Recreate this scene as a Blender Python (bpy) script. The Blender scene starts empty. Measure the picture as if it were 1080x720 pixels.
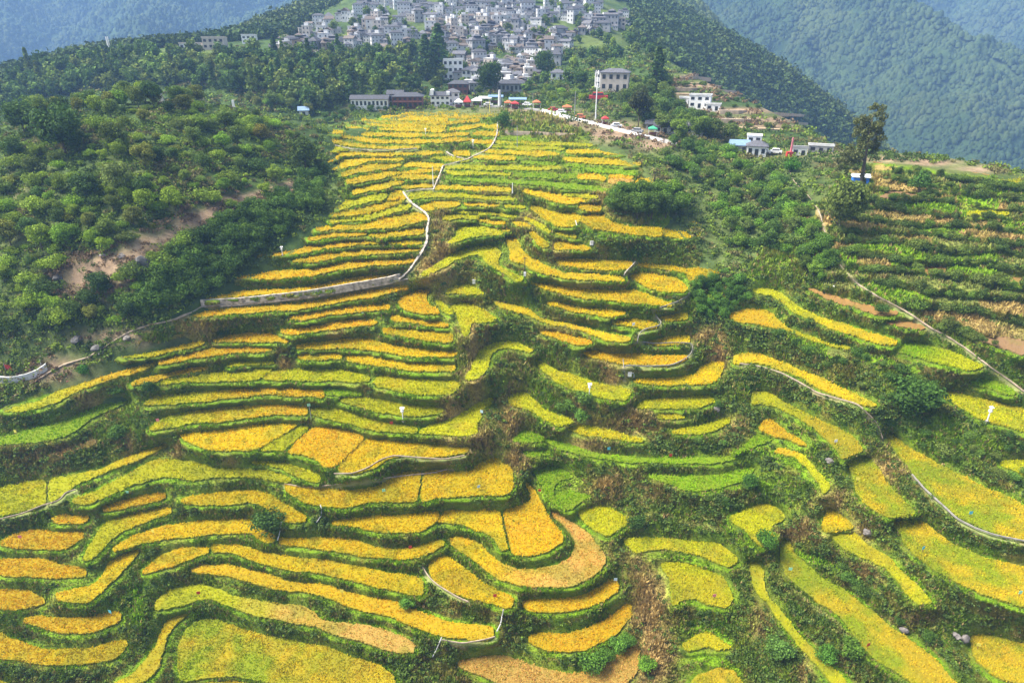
import bpy, math, random, time
import numpy as np
from mathutils import Vector, Matrix
from mathutils.geometry import delaunay_2d_cdt
T_START = time.time()
RNG = np.random.default_rng(7)
random.seed(7)
SC = bpy.context.scene
COL = SC.collection
CZ = 130.0                      # drone height above the lowest datum (m)
PITCH = math.radians(25.0)
FPX, CU, CV = 720.0, 540.0, 360.0
CP, SP = math.cos(PITCH), math.sin(PITCH)

def ray(u, v):
    """direction from the drone's survey position for a photograph coordinate (1080 x 720)"""
    a = (np.asarray(u, float) - CU) / FPX
    b = (CV - np.asarray(v, float)) / FPX
    return a, CP + b * SP, -SP + b * CP

def project(x, y, z):
    """world -> photograph coordinate and depth"""
    z = z - CZ
    t = y * CP - z * SP
    up = y * SP + z * CP
    t = np.where(np.abs(t) < 1e-6, 1e-6, t)
    return CU + FPX * x / t, CV - FPX * up / t, t

def smooth(x, a, b):
    s = np.clip((x - a) / (b - a), 0, 1)
    return s * s * (3 - 2 * s)

# ---- cheap value noise used for terrain and for natural variation of plants
_NT = np.random.default_rng(3).random((256, 256))
def vnoise(x, y):
    x = np.asarray(x, float); y = np.asarray(y, float)
    xi = np.floor(x).astype(int); yi = np.floor(y).astype(int)
    fx = x - xi; fy = y - yi
    fx = fx * fx * (3 - 2 * fx); fy = fy * fy * (3 - 2 * fy)
    a = _NT[xi & 255, yi & 255]; b = _NT[(xi + 1) & 255, yi & 255]
    c = _NT[xi & 255, (yi + 1) & 255]; d = _NT[(xi + 1) & 255, (yi + 1) & 255]
    return (a * (1 - fx) + b * fx) * (1 - fy) + (c * (1 - fx) + d * fx) * fy
def fbm(x, y, o=4):
    s = 0; a = 0.5; n = 0
    for k in range(o):
        s = s + a * vnoise(x * 2 ** k + 17.3 * k, y * 2 ** k + 9.1 * k); n += a; a *= 0.5
    return s / n
# ---------------------------------------------------------------- surveyed outlines of the rice plots
# colour | survey tile | S (x,top,bottom stations) or P (outline) | coordinates in sixths | label
# hedge lines of the right hand hillside: height in the photograph at u = 900 and at u = 1080
HEDGES = [(178,199),(188,205),(198,213),(209,223),(221,234),(233,247),(245,259),(257,272),(270,287),(283,303),(298,322),(313,342),(328,368)]
# grassy and fallow ledges without rice: tile | stations | what covers them
LEDGES = """
H5|340,60,76 500,55,74|dry
H5|180,168,186 330,160,180 440,168,186|dry
H5|340,135,152 420,140,156|lush
H5|680,366,392 800,372,408 980,378,408|lush
H5|860,140,160 1000,150,168|dry
H5|820,210,240 960,215,240|dry
D4|360,60,80 480,66,90 640,120,136 800,105,128|olive
D5|0,690,705 150,665,690 300,640,660 420,650,675|lush
D5|280,420,445 400,480,500 520,500,530 640,640,670 700,715,740|lush
F5|0,350,375 120,450,475 250,540,565|lush
F5|420,500,520 560,560,590 700,600,640 850,690,730|lush
G5|320,80,110 450,200,235 600,300,335 720,430,460|olive
G5|560,60,100 700,120,160 840,210,240|lush
C4|330,650,668 450,672,690|lush
C4|820,170,190 960,175,200|lush
C5|430,380,400 600,440,470 760,480,505|lush
C5|680,450,475 850,470,500 1000,500,525|olive
C6|0,300,325 200,350,380 420,400,425|lush
F4|560,290,310 700,300,325 860,320,350|olive
F4|330,230,250 520,250,275|olive
D3|560,520,545 640,500,530 700,510,530|lush
F4|330,510,530 480,490,510 640,505,530 800,570,595|lush
G4|470,380,405 560,330,360 680,350,385 800,440,470|lush
G4|440,560,600 560,520,560 720,540,590 850,620,660|lush
D0|330,270,300 480,225,262 620,205,240|dry
G0|830,130,300 900,120,320|lush
B3|560,180,205 700,215,245 900,225,250|lush
B4|520,440,470 640,420,450|lush
"""
TILES = dict(A1=(320,110),A2=(480,110),A3=(600,140),B1=(200,200),B2=(360,200),B3=(520,210),B4=(640,240),
 C0=(0,340),C1=(170,300),C2=(340,290),C3=(500,310),C4=(640,340),C5=(760,290),C6=(900,320),
 D0=(0,430),D1=(150,400),D2=(310,390),D3=(450,400),D4=(600,420),D5=(750,400),D6=(900,400),
 E0=(0,520),E1=(150,500),F2=(310,490),F3=(460,480),F4=(620,500),F5=(760,490),F6=(900,500),
 G0=(0,600),G1=(150,600),G2=(320,600),G3=(480,600),G4=(640,600),G5=(780,600),G6=(920,600),
 H5=(780,150),H6=(900,150),I6=(900,250))
PLOTS = """
Y|A1|S|840,28,46 920,32,50 1000,36,54|short strip at the very top of the terraces, beside the dry grass bank
Y|A1|S|620,54,66 720,50,74 840,56,82 960,58,82 1080,64,84 1240,54,70|topmost long strip, directly below the roadside stalls
Y|A1|S|490,74,92 600,66,98 700,72,98 800,84,104 910,90,106|second strip down from the long white building
Y|A1|S|370,86,104 480,102,114 600,108,124 720,110,128 850,108,124 960,104,120 1040,98,114 1110,92,108|third strip down from the long white building, reaching the stepped path
Y|A1|S|400,118,132 520,126,140 650,128,146 780,130,150 900,132,146|fourth strip down from the long white building
Y|A1|S|930,148,162 1000,140,156 1080,130,147 1150,118,134|short wedge strip ending at the stepped path, high on the slope
Y|A1|S|270,138,150 340,142,158 420,148,158|stub of a strip beside the bushes below the long white building
Y|A1|S|480,146,160 640,152,166 780,154,170 900,155,168|thin strip in fifth row below the long white building
Y|A1|S|95,168,180 160,158,178 250,160,180|small plot at the upper left corner, beside the knoll's treetops
Y|A1|S|370,176,192 520,178,198 700,184,204 880,184,200 960,180,196 1050,176,192|long strip in sixth row below the long white building
Y|A2|S|110,172,192 190,166,192 275,168,194|short block against the left side of the stepped path
Y|A2|S|180,132,148 225,128,149 270,128,150|tiny block left of the lone round bush by the stepped path
Y|A1|S|240,192,208 340,202,220 420,218,238 560,222,242 720,222,242 860,220,238 980,214,232 1070,210,226|long sagging strip in seventh row below the long white building
Y|A2|S|110,222,240 170,222,242 240,222,242|short block left of the path, just above the white dish
Y|A1|S|140,212,228 240,230,250 330,246,262 430,258,276 560,264,278 740,262,276|curved strip just above the pale stone channel
L|A1|S|140,250,300 200,258,296 280,276,292|blunt plot at the foot of the knoll, below the pale channel's left end
Y|A1|S|215,302,322 300,300,318 420,298,320 540,300,322 660,300,316 780,296,312 890,292,308|long strip just below the pale stone channel
O|A1|S|150,312,362 190,310,358 225,312,348|small deep plot pressed against the knoll's trees
Y|A1|S|175,398,412 250,345,400 330,335,378 420,332,352 520,332,350 640,332,346|curved strip starting beside the knoll, second below the pale channel
L|A1|S|800,326,340 900,330,352 1000,340,360 1060,346,362|strip running under the fork of the stepped path
Y|A1|S|950,296,318 1000,292,322 1055,296,326|little plot held in the fork of the stepped path
Y|A1|S|240,430,450 320,400,432 420,376,420 520,366,404 620,364,384|broad curved strip third below the pale channel, by the knoll
Y|A1|S|640,372,388 760,368,394 890,370,394|strip ending at the thin white pole beside the steps
Y|A1|S|270,480,500 330,458,496 420,440,478 500,424,462 590,404,438|curved strip fourth below the pale channel, by the knoll
Y|A1|S|590,424,438 700,414,430 790,410,424 865,402,418|thin strip crossing behind the thin white pole
Y|A1|S|560,452,466 660,436,466 760,440,466 850,446,464|strip in front of the thin white pole's middle
Y|A1|S|310,545,570 380,516,552 470,500,538 560,478,514 640,468,494|curved strip fifth below the pale channel, by the knoll
Y|A1|S|625,512,526 740,500,524 825,500,516|strip ending at the foot of the thin white pole
L|A1|S|200,640,665 300,600,640 400,570,618 500,548,598 528,546,580|broad curved strip sixth below the pale channel, touching the knoll's shrubs
Y|A1|P|528,600 540,580 565,545 620,538 640,560 642,598 600,604|squarish plot in the bend of the stepped path
Y|A1|S|180,690,704 300,660,700 420,636,684 540,608,652 620,604,626|curved strip seventh below the pale channel, by the knoll
L|B2|S|-70,190,208 0,182,202 140,158,186 270,128,160 330,100,140 440,76,112|curving strip that ends at the top of the rough stone path
Y|B2|S|-160,238,256 -60,220,250 0,222,244 150,208,244 280,170,240 400,144,218 480,140,204 548,158,186|widest strip left of the rough stone path's top
O|B2|S|-210,300,312 -110,280,302 0,262,290 155,258,278|narrow strip between the knoll shrubs and a notch in the bank
Y|B2|S|175,280,290 250,264,296 400,244,288 520,234,270|strip reaching the rough stone path, second below its top
O|B2|S|-530,408,420 -370,378,412 -210,352,388 -60,338,362 0,328,352 120,318,340 270,314,332|long strip with a white lamp at its left tip, by the knoll
Y|B2|S|290,326,338 400,312,342 505,310,336|strip reaching the rough stone path, third below its top
O|B2|S|-310,440,452 -160,418,454 0,388,414 180,376,404 340,366,392 500,362,382|long strip starting right of the brown bare bank below the lamp
O|B2|S|-660,545,562 -500,518,558 -340,508,552 -180,498,536 -40,464,508 0,458,496 180,440,474 340,432,466 480,422,450|second long strip above the stone retaining wall
O|B2|S|-860,668,684 -800,646,688 -620,636,662 -440,630,656 -260,614,648 -80,582,622 0,558,598 160,540,580 280,524,558 380,524,544|long strip resting directly on top of the stone retaining wall
O|B2|S|-940,782,798 -810,758,790 -660,746,776 -500,734,766 -340,722,756 -180,698,740 0,660,700 120,640,684 260,618,660 420,600,622|long strip directly below the path and its stone retaining wall
O|C2|S|-220,256,276 -120,242,280 0,220,252 120,200,240 220,184,226 330,190,220 425,182,210|strip second below the stone retaining wall
O|C2|S|-260,338,360 -190,336,368 -60,314,356 0,306,340 120,284,330 240,270,316 345,288,302|strip third below the stone retaining wall
O|C2|P|475,160 520,130 640,75 685,78 680,100 655,120 650,150 680,190 740,225 735,242 640,238 540,215 490,195|shark-fin shaped plot below the foot of the rough path
O|C2|S|440,250,285 540,262,290 600,278,304 700,288,318 800,298,322|narrow strip under the shark-fin shaped plot
Y|C2|S|385,335,350 430,330,368 560,334,392 700,352,412 825,366,424|rounded block second below the shark-fin shaped plot
Y|C2|S|-170,436,460 -60,416,462 60,408,456 160,392,456 260,388,462 340,414,470 460,442,490 600,456,510 760,472,512 850,474,500|long wavy strip third below the shark-fin shaped plot
Y|C2|S|-155,495,520 -60,494,528 60,494,528 120,496,522|short strip left of a brown notch in mid slope
Y|C2|S|145,500,540 260,500,550 400,530,575 520,544,590 660,556,602 840,560,598|strip with a white marker on its lip, fourth below the shark-fin plot
L|C1|S|0,606,628 100,590,612 200,566,608 340,552,604 460,540,604 600,528,596 700,522,556|long plot left of the dry tussock, meeting its neighbour at a slanted line
L|C1|S|650,582,592 730,534,598 900,520,600 1080,522,598 1170,538,606 1320,568,608|long plot right of the slanted line under the dry tussock
L|D2|P|495,80 530,28 640,30 800,50 1000,55 1060,80 1040,110 980,148 840,150 700,135 580,110|big rounded block above the lamp at mid left
O|C1|S|335,344,352 450,312,356 560,300,354 680,300,356 795,350,362|lens-shaped plot alone among scrub under the retaining wall's left half
L>O|C0|S|20,540,560 120,524,556 240,496,536 350,440,500 460,382,440 560,332,400 640,304,368 780,268,330 900,248,296 985,234,262|long sloping strip climbing right from beside the white path wall
O|C1|S|-20,474,496 100,446,480 240,412,452 380,396,436 540,386,420 700,392,414|upper right end of the long sloping strip, with a yellow board
L>Y|C1|S|-255,450,460 -170,420,455 -60,398,445 60,368,420 160,356,395 270,350,374|short sloping strip just below the bushes of the dirt path
O|C1|S|-190,614,632 -100,586,622 60,546,574 180,516,548 297,510,528|thin tapering strip right of two round bushes
L|C1|S|415,490,515 520,474,506 620,472,494 712,478,496|thin strip left of the dry tussock
L>O|D1|S|10,142,154 100,96,150 250,80,142 420,66,126 560,56,112 700,48,92 840,42,84 960,50,98 1080,54,98 1145,66,112|long strip with a bright grass patch at its right end
G|D2|S|195,108,150 260,108,158 340,118,166 425,142,166|patch of short grass between two golden strips at mid left
L|D2|S|290,165,185 400,165,225 560,178,262 700,215,284 850,225,280 945,238,262|curved plot with a white insect lamp standing on its lip
L>O|D1|S|45,300,318 150,230,300 300,195,270 480,168,262 700,158,230 850,154,214 960,156,214 1045,160,214|long strip with a pink board at its green left tip
L|D2|S|105,222,278 200,228,296 320,250,326 440,290,360 580,328,384 775,352,392|curved strip with a red board, right of a wire post
L|D3|P|-40,318 30,285 120,258 250,200 330,140 400,100 425,118 410,150 350,180 335,215 345,240 310,290 325,330 300,345 200,348 100,344 0,335 -40,330|horn-shaped plot rising to a tip beside dry grass
Y|D1|P|240,340 420,320 620,290 800,270 1000,272 860,360 700,442 600,440 430,440 340,415 260,370|large leaf-shaped plot, leftmost of four divided by slanting lines
L|D1|P|740,440 860,370 1010,285 1060,292 960,390 895,445 820,440|slim slanted plot, second of four divided by slanting lines
O|D2|P|-40,512 0,470 130,352 200,352 340,372 460,415 350,520 255,610 200,610 150,560 60,530 0,525|slanted diamond plot, third of four divided by slanting lines
Y|D2|P|480,415 600,440 760,455 1080,478 1120,478 1090,515 970,540 840,545 700,532 600,548 500,620 400,645 340,652 265,615 380,500|long plot, rightmost of four divided by slanting lines
L|D0|S|-20,505,682 100,478,655 200,458,635 290,448,605|deep plot on the left border of the terraces, above a bare lip
L>Y|D0|S|305,446,598 420,424,520 560,402,440 700,352,388 860,288,326 960,246,282 1050,214,236|tapering plot climbing right beside a straight grassy bund
G|D0|S|-20,188,228 100,160,220 250,120,206 380,90,184 470,50,140 560,0,70 680,-45,10 820,-72,-52|long sickle-shaped strip at the far left, with a pale yellow board
G|C0|S|-20,468,498 30,464,496 65,470,488|scrap of a plot below the white path wall
L|D1|S|-440,755,780 -340,720,786 -260,680,745 -140,620,692 0,540,640 100,500,615 200,500,612 340,515,632 480,560,612 600,556,606 760,560,616 860,590,640 940,614,648|long humped plot below the leaf-shaped plot
L|D1|S|700,506,524 800,506,536 900,518,560 980,545,610 1060,572,640 1120,590,648|small hooked plot tucked under the slanted diamond plot
Y|F2|P|-58,112 20,128 150,140 300,150 400,155 520,130 600,95 690,35 810,22 790,120 775,228 680,228 540,222 440,240 330,262 220,262 100,240 20,205 -60,150|long plot above a pale stone lip, left of a straw-coloured divide
Y|F3|P|-78,84 60,82 130,104 225,100 265,48 340,8 382,10 430,50 472,76 488,120 482,225 380,246 200,248 60,258 -30,272 -100,284|large plot with a pale blue board near its rounded right end
Y|F2|S|245,350,372 340,332,378 460,320,400 600,316,426 760,302,420 860,288,385 920,300,335|sagging plot left of a narrow green divide under the stone lip
Y|F3|P|20,385 60,338 250,342 390,340 410,400 430,480 455,590 410,585 350,500 260,465 150,428 60,420 5,418|tapering plot left of a straight green divide in the central bend
O|F3|P|425,335 560,305 600,285 605,240 565,175 580,165 620,210 650,270 690,350 740,420 800,490 795,540 720,595 640,622 500,625 475,600 450,460|large bell-shaped plot right of the straight green divide
Y>P|F3|P|90,520 130,502 200,515 290,560 360,640 430,690 520,715 640,718 760,690 850,640 890,560 860,490 800,430 750,385 728,345 760,345 850,410 960,490 1040,580 1078,650 1020,740 920,800 820,822 680,828 520,812 400,780 320,720 220,645 140,590 95,550|great hook-shaped plot sweeping round the bell-shaped plot
Y|F2|S|-90,452,490 0,460,505 150,455,520 260,455,540 380,462,560 480,510,575 600,525,585 720,530,588 820,500,570 890,465,535 945,475,500|boat-shaped plot with a red board near its right end
Y|E1|S|245,155,165 320,130,185 460,112,188 560,100,180 680,90,168 780,110,200 880,170,290 960,210,300 1030,258,290|arched plot left of a dark bush and a pale water pipe
Y|E1|S|440,440,490 540,436,484 640,450,510 720,474,548 840,502,580 960,520,602 1080,530,612 1160,534,622 1360,578,672 1560,615,722 1700,640,752 1780,660,758|very long sloping strip with a green gap at its left tip
Y|E1|S|0,610,625 60,550,610 160,490,580 280,450,540 415,458,490|wedge plot left of the gap in a long sloping strip
Y|E1|S|-185,465,480 -100,410,465 0,360,425 200,310,395 400,290,375 600,275,362 690,288,366 720,320,385 780,350,425 835,380,415|long strip with a yellow board, ending under a dark bush
L>Y|E0|S|530,390,420 585,300,415 640,200,350 720,150,265 840,112,205 960,95,155 1080,84,125|crooked elbow-shaped plot bending down to the left
O|E0|S|650,70,110 760,40,95 900,10,60 1045,-10,30|short strip with a mint green board at its middle
O|E0|S|330,150,170 390,128,188 520,120,182 555,140,158|small oval plot under the bare stony lip
O|E0|S|0,300,322 100,250,336 200,228,345 330,235,345 400,240,352 480,235,310 520,240,275|broad plot with a pink board near the left border
O|E0|S|-20,410,510 150,408,520 290,410,525 400,450,528 540,465,520|broad tapering plot, next below the one with a pink board
O|G0|S|-20,125,250 100,122,245 180,130,235 275,185,215|blunt plot cut by the left border, third below the oval plot
Y|G0|P|345,150 440,128 550,105 620,70 660,10 700,-60 730,-85 820,-130 880,-135 850,-80 780,0 700,70 620,160 550,205 450,200 360,195|boomerang-shaped plot climbing to the right
O|G0|S|155,305,335 240,290,355 340,298,385 460,305,398 560,292,398 680,270,355 765,270,320|banana-shaped plot with a blue board at its right tip
Y|G0|S|-20,385,565 60,430,560 200,480,585 320,505,600 460,500,595 600,490,585 720,455,560 800,440,490|long sagging plot under the banana-shaped plot
L|G0|S|-20,690,760 40,712,760 90,740,770|corner of a plot at the lower left edge
Y|G1|P|280,270 200,290 150,330 110,420 60,510 0,600 -100,680 -200,720 -180,770 20,700 100,620 130,520 150,420 190,360 270,295|steep ribbon plot curving down beside the largest plot
L>P|G1|S|80,200,260 150,135,240 250,110,220 370,85,185 450,110,180 560,160,230 700,190,280 900,215,320 1020,230,340 1090,270,355 1150,325,382 1320,338,432 1470,360,475 1620,405,525 1715,455,520|long plot with a red board near its arched left end
O|G2|S|-710,-15,5 -620,-30,20 -500,-35,32 -380,-10,60 -260,10,100 -160,50,120 -60,75,135 0,85,132 150,90,165 260,130,222 400,170,262 560,192,290 680,240,348 780,280,388 900,322,420 1080,350,442 1205,355,432|longest sloping strip of the lower slope, with a yellow board
Y|G3|P|-165,-40 -120,-92 -60,-90 60,-10 110,20 150,70 240,120 350,155 375,195 350,240 260,220 150,190 60,165 0,150 -60,120 -130,70 -165,0|fan-shaped plot with a red board beside the curving pale channel
O|G3|S|425,200,225 470,185,255 560,180,268 700,178,258 820,150,240 920,100,200 1000,60,150 1035,75,130|smile-shaped plot just under the great hook-shaped plot
O|G3|S|470,410,450 540,400,490 640,405,518 740,395,512 840,370,500 940,320,450 1020,270,400 1060,228,355 1118,215,290|smile-shaped plot above a row of bright round bushes
P|G3|S|20,580,610 120,550,650 250,538,700 350,550,760 480,600,800 640,640,820 740,665,800 860,625,800 980,560,760 1080,510,720 1140,470,660 1165,480,600|wide plot at the bottom middle, under a row of bright round bushes
M|G1|P|230,470 280,370 340,320 440,310 520,330 640,380 780,410 900,440 1020,460 1180,490 1320,550 1500,600 1580,650 1610,740 1400,745 1200,738 900,722 700,690 560,665 400,680 300,700 240,690 220,600|largest plot of all, half green, at the bottom left
M|G1|P|320,730 420,712 560,700 700,725 850,750 850,800 300,800|sliver at the bottom edge under the largest plot
G|A2|S|270,206,222 400,204,224 520,212,226|short strip right of the stepped path under the bare soil terraces
L|A2|S|260,230,244 400,230,250 560,236,252 720,242,258 910,245,258|long thin strip second below the bare soil terraces
L|A2|S|200,252,266 350,262,278 520,264,284 690,270,284|thin strip third below the bare soil terraces
Y|A2|S|165,286,300 330,288,308 480,294,320 660,304,322|strip fourth below the bare soil terraces, left of a notch
Y|A2|S|710,284,300 860,284,306 960,290,308 1070,302,316|strip below the landslip of the road bank
Y|A2|S|110,318,334 250,320,344 380,328,348|short strip close to the fork of the stepped path, on its right
Y|A2|S|680,334,352 830,334,364 1000,342,376 1100,346,384 1175,352,380|bright strip ending under the grey shrubs, second below the landslip
L|A2|S|-60,386,402 0,382,402 150,384,408 300,384,410 480,388,408 670,392,408|long thin strip sixth below the bare soil terraces
G|A2|S|415,358,372 560,356,378 640,366,378|thin strip on a bank in the upper middle
G|A2|S|690,374,388 760,376,392 820,380,394|tiny strip on a bank in the upper middle, right of a dark notch
G|A2|S|820,394,408 940,400,428 1080,412,442 1145,420,440|strip third below the landslip
L|A2|S|-60,418,434 0,420,436 120,424,440 350,426,446|thin strip left of a light post, seventh below the bare soil
G|A2|S|370,430,450 500,428,460 650,434,462|wide strip in the upper middle with squared ends
G|A2|S|670,436,460 720,434,461 768,434,460|small block joining an orange block in the upper middle
O|A2|S|775,440,465 860,432,472 950,455,474|block in the upper middle, right of a small green block
O|A3|S|255,262,284 330,264,286 410,268,285|small strip above the tree clump, upper of a stacked pair
P|A3|S|250,290,310 330,288,316 415,290,318|small strip above the tree clump, lower of a stacked pair
Y|A3|P|405,325 480,265 525,268 530,325 480,335|tilted square plot just above the tree clump
G|A2|S|-60,458,472 0,460,475 150,462,482 300,470,494 420,476,494 600,488,512 750,498,534 900,513,543 985,535,546|very long vivid strip ending above the tree clump
Y|A2|S|-130,508,528 0,512,535 150,515,545 350,520,548|strip left of the white post, next below the vivid green strip
Y|A2|P|415,538 520,542 660,565 690,585 780,592 860,592 840,610 740,625 640,615 580,595 500,568|tapering plot right of the white post, above a hedge
L|A2|S|690,558,575 800,558,588 900,570,586|thin strip left of the tree clump
Y|A2|P|765,640 790,620 915,620 925,660 900,678 830,670|short block touching the left side of the tree clump
Y|A3|P|60,545 130,500 215,490 230,545 320,580 450,592 590,598 592,655 450,640 300,622 160,600|crescent plot along the front of the tree clump
Y|A3|P|598,598 700,592 750,560 770,515 840,560 835,655 720,662 598,655|blunt end of the crescent, right of a tiny cut, before the tree clump
Y|B3|P|235,35 280,35 350,75 430,78 540,95 560,115 530,150 480,172 400,165 370,140 300,100 240,65|tongue-shaped plot under a hedge, left of the tree clump's crescent
L|A2|S|-295,570,602 -220,550,590 -100,552,578 0,562,582 150,566,590 300,576,600 370,592,604|long strip starting right of the stepped path's lower bend
Y|B2|S|500,95,130 540,84,128 600,72,115 750,74,98|rounded strip right of the stepped path above its lower foot
Y|B2|S|780,76,94 880,78,98 1000,82,102|thin strip continuing right of a rounded strip near the path foot
L|B2|S|1035,86,104 1100,92,110 1165,100,118|thin strip end beside a patch of dry scrub in the middle
L|B2|S|640,155,190 720,150,178 800,151,178 870,155,178|rounded strip second right of the rough path's top
L|B2|S|730,132,142 900,132,150 1020,144,162 1105,156,174|long thin strip curving down right in the middle of the slope
Y|B2|S|860,182,195 940,180,208 1035,195,215|small lens plot above a fan-shaped plot
L|B2|P|670,338 730,290 735,240 790,212 870,218 960,240 1030,265 1010,285 900,280 800,300 700,338|fan-shaped plot right of the rough stone path
Y|B3|P|80,215 140,240 170,290 190,330 240,365 300,395 380,445 460,460 600,470 700,478 820,490 835,510 700,510 560,500 440,490 340,470 260,440 200,405 140,395 105,375 110,320 90,260|great S-shaped plot winding past the dark power pole
L|B2|P|505,525 560,495 640,440 700,405 760,370 840,355 910,338 960,350 1010,390 990,440 1000,480 1080,520 1155,565 1110,575 1020,520 960,480 900,440 890,405 800,415 720,435 660,475 590,520 520,540|question-mark shaped plot right of the rough path's foot
Y|B3|S|120,125,135 150,130,160 200,148,172 235,168,178|small sloping sliver among dry scrub, left of a hedge
L|B3|S|200,110,122 260,125,150 320,160,200 360,198,210|curved sliver hugging the hedge left of the crescent
Y|B3|P|220,190 250,180 285,215 305,248 350,275 350,298 300,292 265,270 240,220|small boot-shaped plot in the middle
Y|B3|S|50,172,185 80,176,196 105,188,200|tiny scrap of a plot left of the boot-shaped plot
L|B3|S|385,200,208 440,198,222 525,232,242|small sliver below the tongue-shaped plot
Y|B3|P|385,310 395,260 420,252 540,280 620,305 580,316 480,314|triangular plot left of the white water box
Y|B3|P|390,370 480,368 620,375 760,382 885,395 870,420 820,445 700,440 560,430 430,415|rectangular plot left of the pale steps
Y|B4|P|185,222 260,220 400,238 480,255 560,248 740,238 738,280 640,312 550,330 515,315 505,285 440,268 320,250 200,240|tapering plot above the dense green thicket
Y|B4|P|140,300 170,280 280,290 420,305 480,345 515,385 470,400 380,405 300,385 220,350 160,320|broad oval plot left of the dense green thicket
Y|B3|S|240,520,530 350,530,565 480,555,605 640,560,625 800,572,640 880,572,650 1000,602,662 1080,638,664 1130,656,668|long arrow-shaped strip pointing at the pale path fork
Y|C3|S|455,40,55 560,52,85 700,80,115 800,92,132 900,95,132 960,108,122|slender strip below the long arrow-shaped strip
Y|C3|P|80,12 150,40 260,65 340,90 400,130 470,165 540,175 620,190 700,205 800,240 900,255 990,262 985,292 880,290 800,275 700,225 600,210 520,195 440,170 340,125 220,95 170,75 120,40|long diagonal ribbon across the scrubby middle
O|C3|S|420,222,235 480,222,255 560,240,290 640,262,315 745,295,308|leaf-shaped plot under the long diagonal ribbon
O|C4|P|-160,180 -80,165 0,185 140,190 300,205 440,205 525,212 480,245 420,262 300,265 150,262 0,235 -100,215|long block above the white concrete channel
Y|B4|P|20,590 150,568 220,575 325,605 310,628 220,635 120,612 40,605|short plot with a white box, left of the pale winding path
Y|B4|S|335,558,566 400,545,585 510,535,578|small plot in the loop of the pale winding path
Y|C4|S|245,115,132 320,95,135 440,85,130 525,72,128|small tapering plot over the white concrete channel's upper bend
Y|C4|P|165,355 220,345 400,348 550,330 580,290 640,255 740,235 745,280 715,330 690,370 560,385 400,390 200,380|whale-shaped plot with an upturned right end
L|C4|S|190,520,535 240,485,535 380,475,535 520,465,540 640,452,515 680,478,492|round-ended plot below the whale-shaped plot
L|C4|S|315,575,595 400,570,602 495,585,598|tiny lens plot below the round-ended plot
L|C4|S|415,675,695 520,660,702 640,635,690 720,610,665 775,595,630|small upturned crescent, lowest under the whale-shaped plot
L|C3|P|395,405 430,425 500,465 600,500 720,540 850,575 960,595 1000,620 965,665 880,660 760,640 660,605 560,570 500,535 450,490 410,450|large slanting plot with a white insect lamp near its right end
L|D3|P|515,115 560,75 610,65 680,125 740,180 820,220 900,245 930,265 850,292 790,270 700,215 640,180 540,165|comma-shaped plot left of two bright bushes
L|D3|S|890,290,302 960,280,335 1080,295,356 1200,330,372 1370,370,388|tapering plot beneath the brown dry bank
L|C3|P|-65,525 -10,450 30,360 80,312 160,298 250,298 330,325 382,350 350,362 270,335 190,332 130,352 100,400 85,460 40,520 -45,540|horseshoe-shaped plot round a dark hollow
L|C2|P|800,195 860,170 940,172 1000,210 1060,240 1115,272 1060,290 940,290 935,340 920,385 895,385 870,290 850,240|star-shaped plot with a long tail pointing down
L|C2|P|710,165 740,150 770,175 825,235 815,250 760,215|small slanted scrap right of the shark-fin shaped plot
L|C2|S|780,105,115 850,62,110 940,52,115 1015,105,115|small dome-shaped plot above the star-shaped plot
G|D3|S|550,370,385 620,305,388 740,360,388|small triangular plot in the central gully
G|D4|S|-150,245,262 -50,265,320 100,325,352 250,352,378 400,372,398 600,378,402 800,374,402 960,370,400 1080,340,372 1130,325,352|very long thin strip crossing the central gully
G|D5|P|150,462 200,430 250,370 310,325 400,365 330,400 250,430 170,478|wedge plot below a small orange wedge, right of the gully
G|D3|S|610,440,480 700,440,485 780,450,470|little patch low in the central gully
G|F3|P|600,90 700,55 800,80 870,130 800,150 745,180 740,240 790,300 830,350 780,330 720,280 680,220 650,150|hooked patch right of the bell-shaped plot's tip
G|F3|P|750,245 800,218 900,228 985,255 900,290 860,330 830,340 790,300|soft oval patch inside the hooked green patch
L|F4|P|-70,235 0,200 120,200 230,255 330,300 230,312 180,352 130,392 60,350 -20,300|ragged plot right of the great hook-shaped plot
G|D4|S|510,482,495 600,485,520 720,490,570 850,488,580 960,478,560 1020,462,532 1100,442,520 1180,425,440|wide bowl-shaped plot in the central gully
L|F4|P|225,400 380,395 520,405 680,420 820,430 900,480 960,540 900,578 800,545 700,500 560,475 440,465 340,480 300,490 240,440|arched plot low in the gully, over a green bank
L|G4|P|335,-40 440,-50 580,-30 680,10 745,60 770,110 800,190 765,240 640,215 560,175 480,190 420,230 410,150 400,60|large round plot with a pink board low in the gully
L|G4|P|480,470 540,430 620,390 690,410 740,460 790,490 700,500 640,480 560,500 510,510|small hump plot in a green hollow near the bottom
M|G4|P|520,730 580,660 680,630 740,610 820,650 870,720 800,780 560,780|lowest plot of the gully at the bottom edge
L>M|D5|P|255,130 260,75 330,65 400,90 440,130 540,175 660,240 800,295 900,360 970,440 930,455 890,480 860,490 830,490 800,440 740,380 660,300 560,240 470,195 400,155 330,148 260,155|long descending plot, upper half of the great right-hand ribbon
M|F6|P|-50,-100 60,-130 100,-110 160,-40 190,0 230,80 330,170 410,250 230,270 150,230 60,160 20,100 0,20 -20,-50|middle block of the great right-hand ribbon, with a yellow board
M>O|F6|P|230,280 410,262 480,320 560,390 680,460 860,530 1000,565 1200,610 1200,850 1080,830 950,790 820,745 680,690 590,630 500,590 400,500 330,440 300,370|lowest broad block of the great right-hand ribbon
M|D6|P|200,345 235,330 320,400 430,470 560,540 700,610 860,690 1000,745 1080,790 1200,840 1200,1030 1080,1010 900,970 740,900 620,830 540,750 460,670 380,590 320,510 260,430|huge plot bordered by a thin concrete channel at the right
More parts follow.
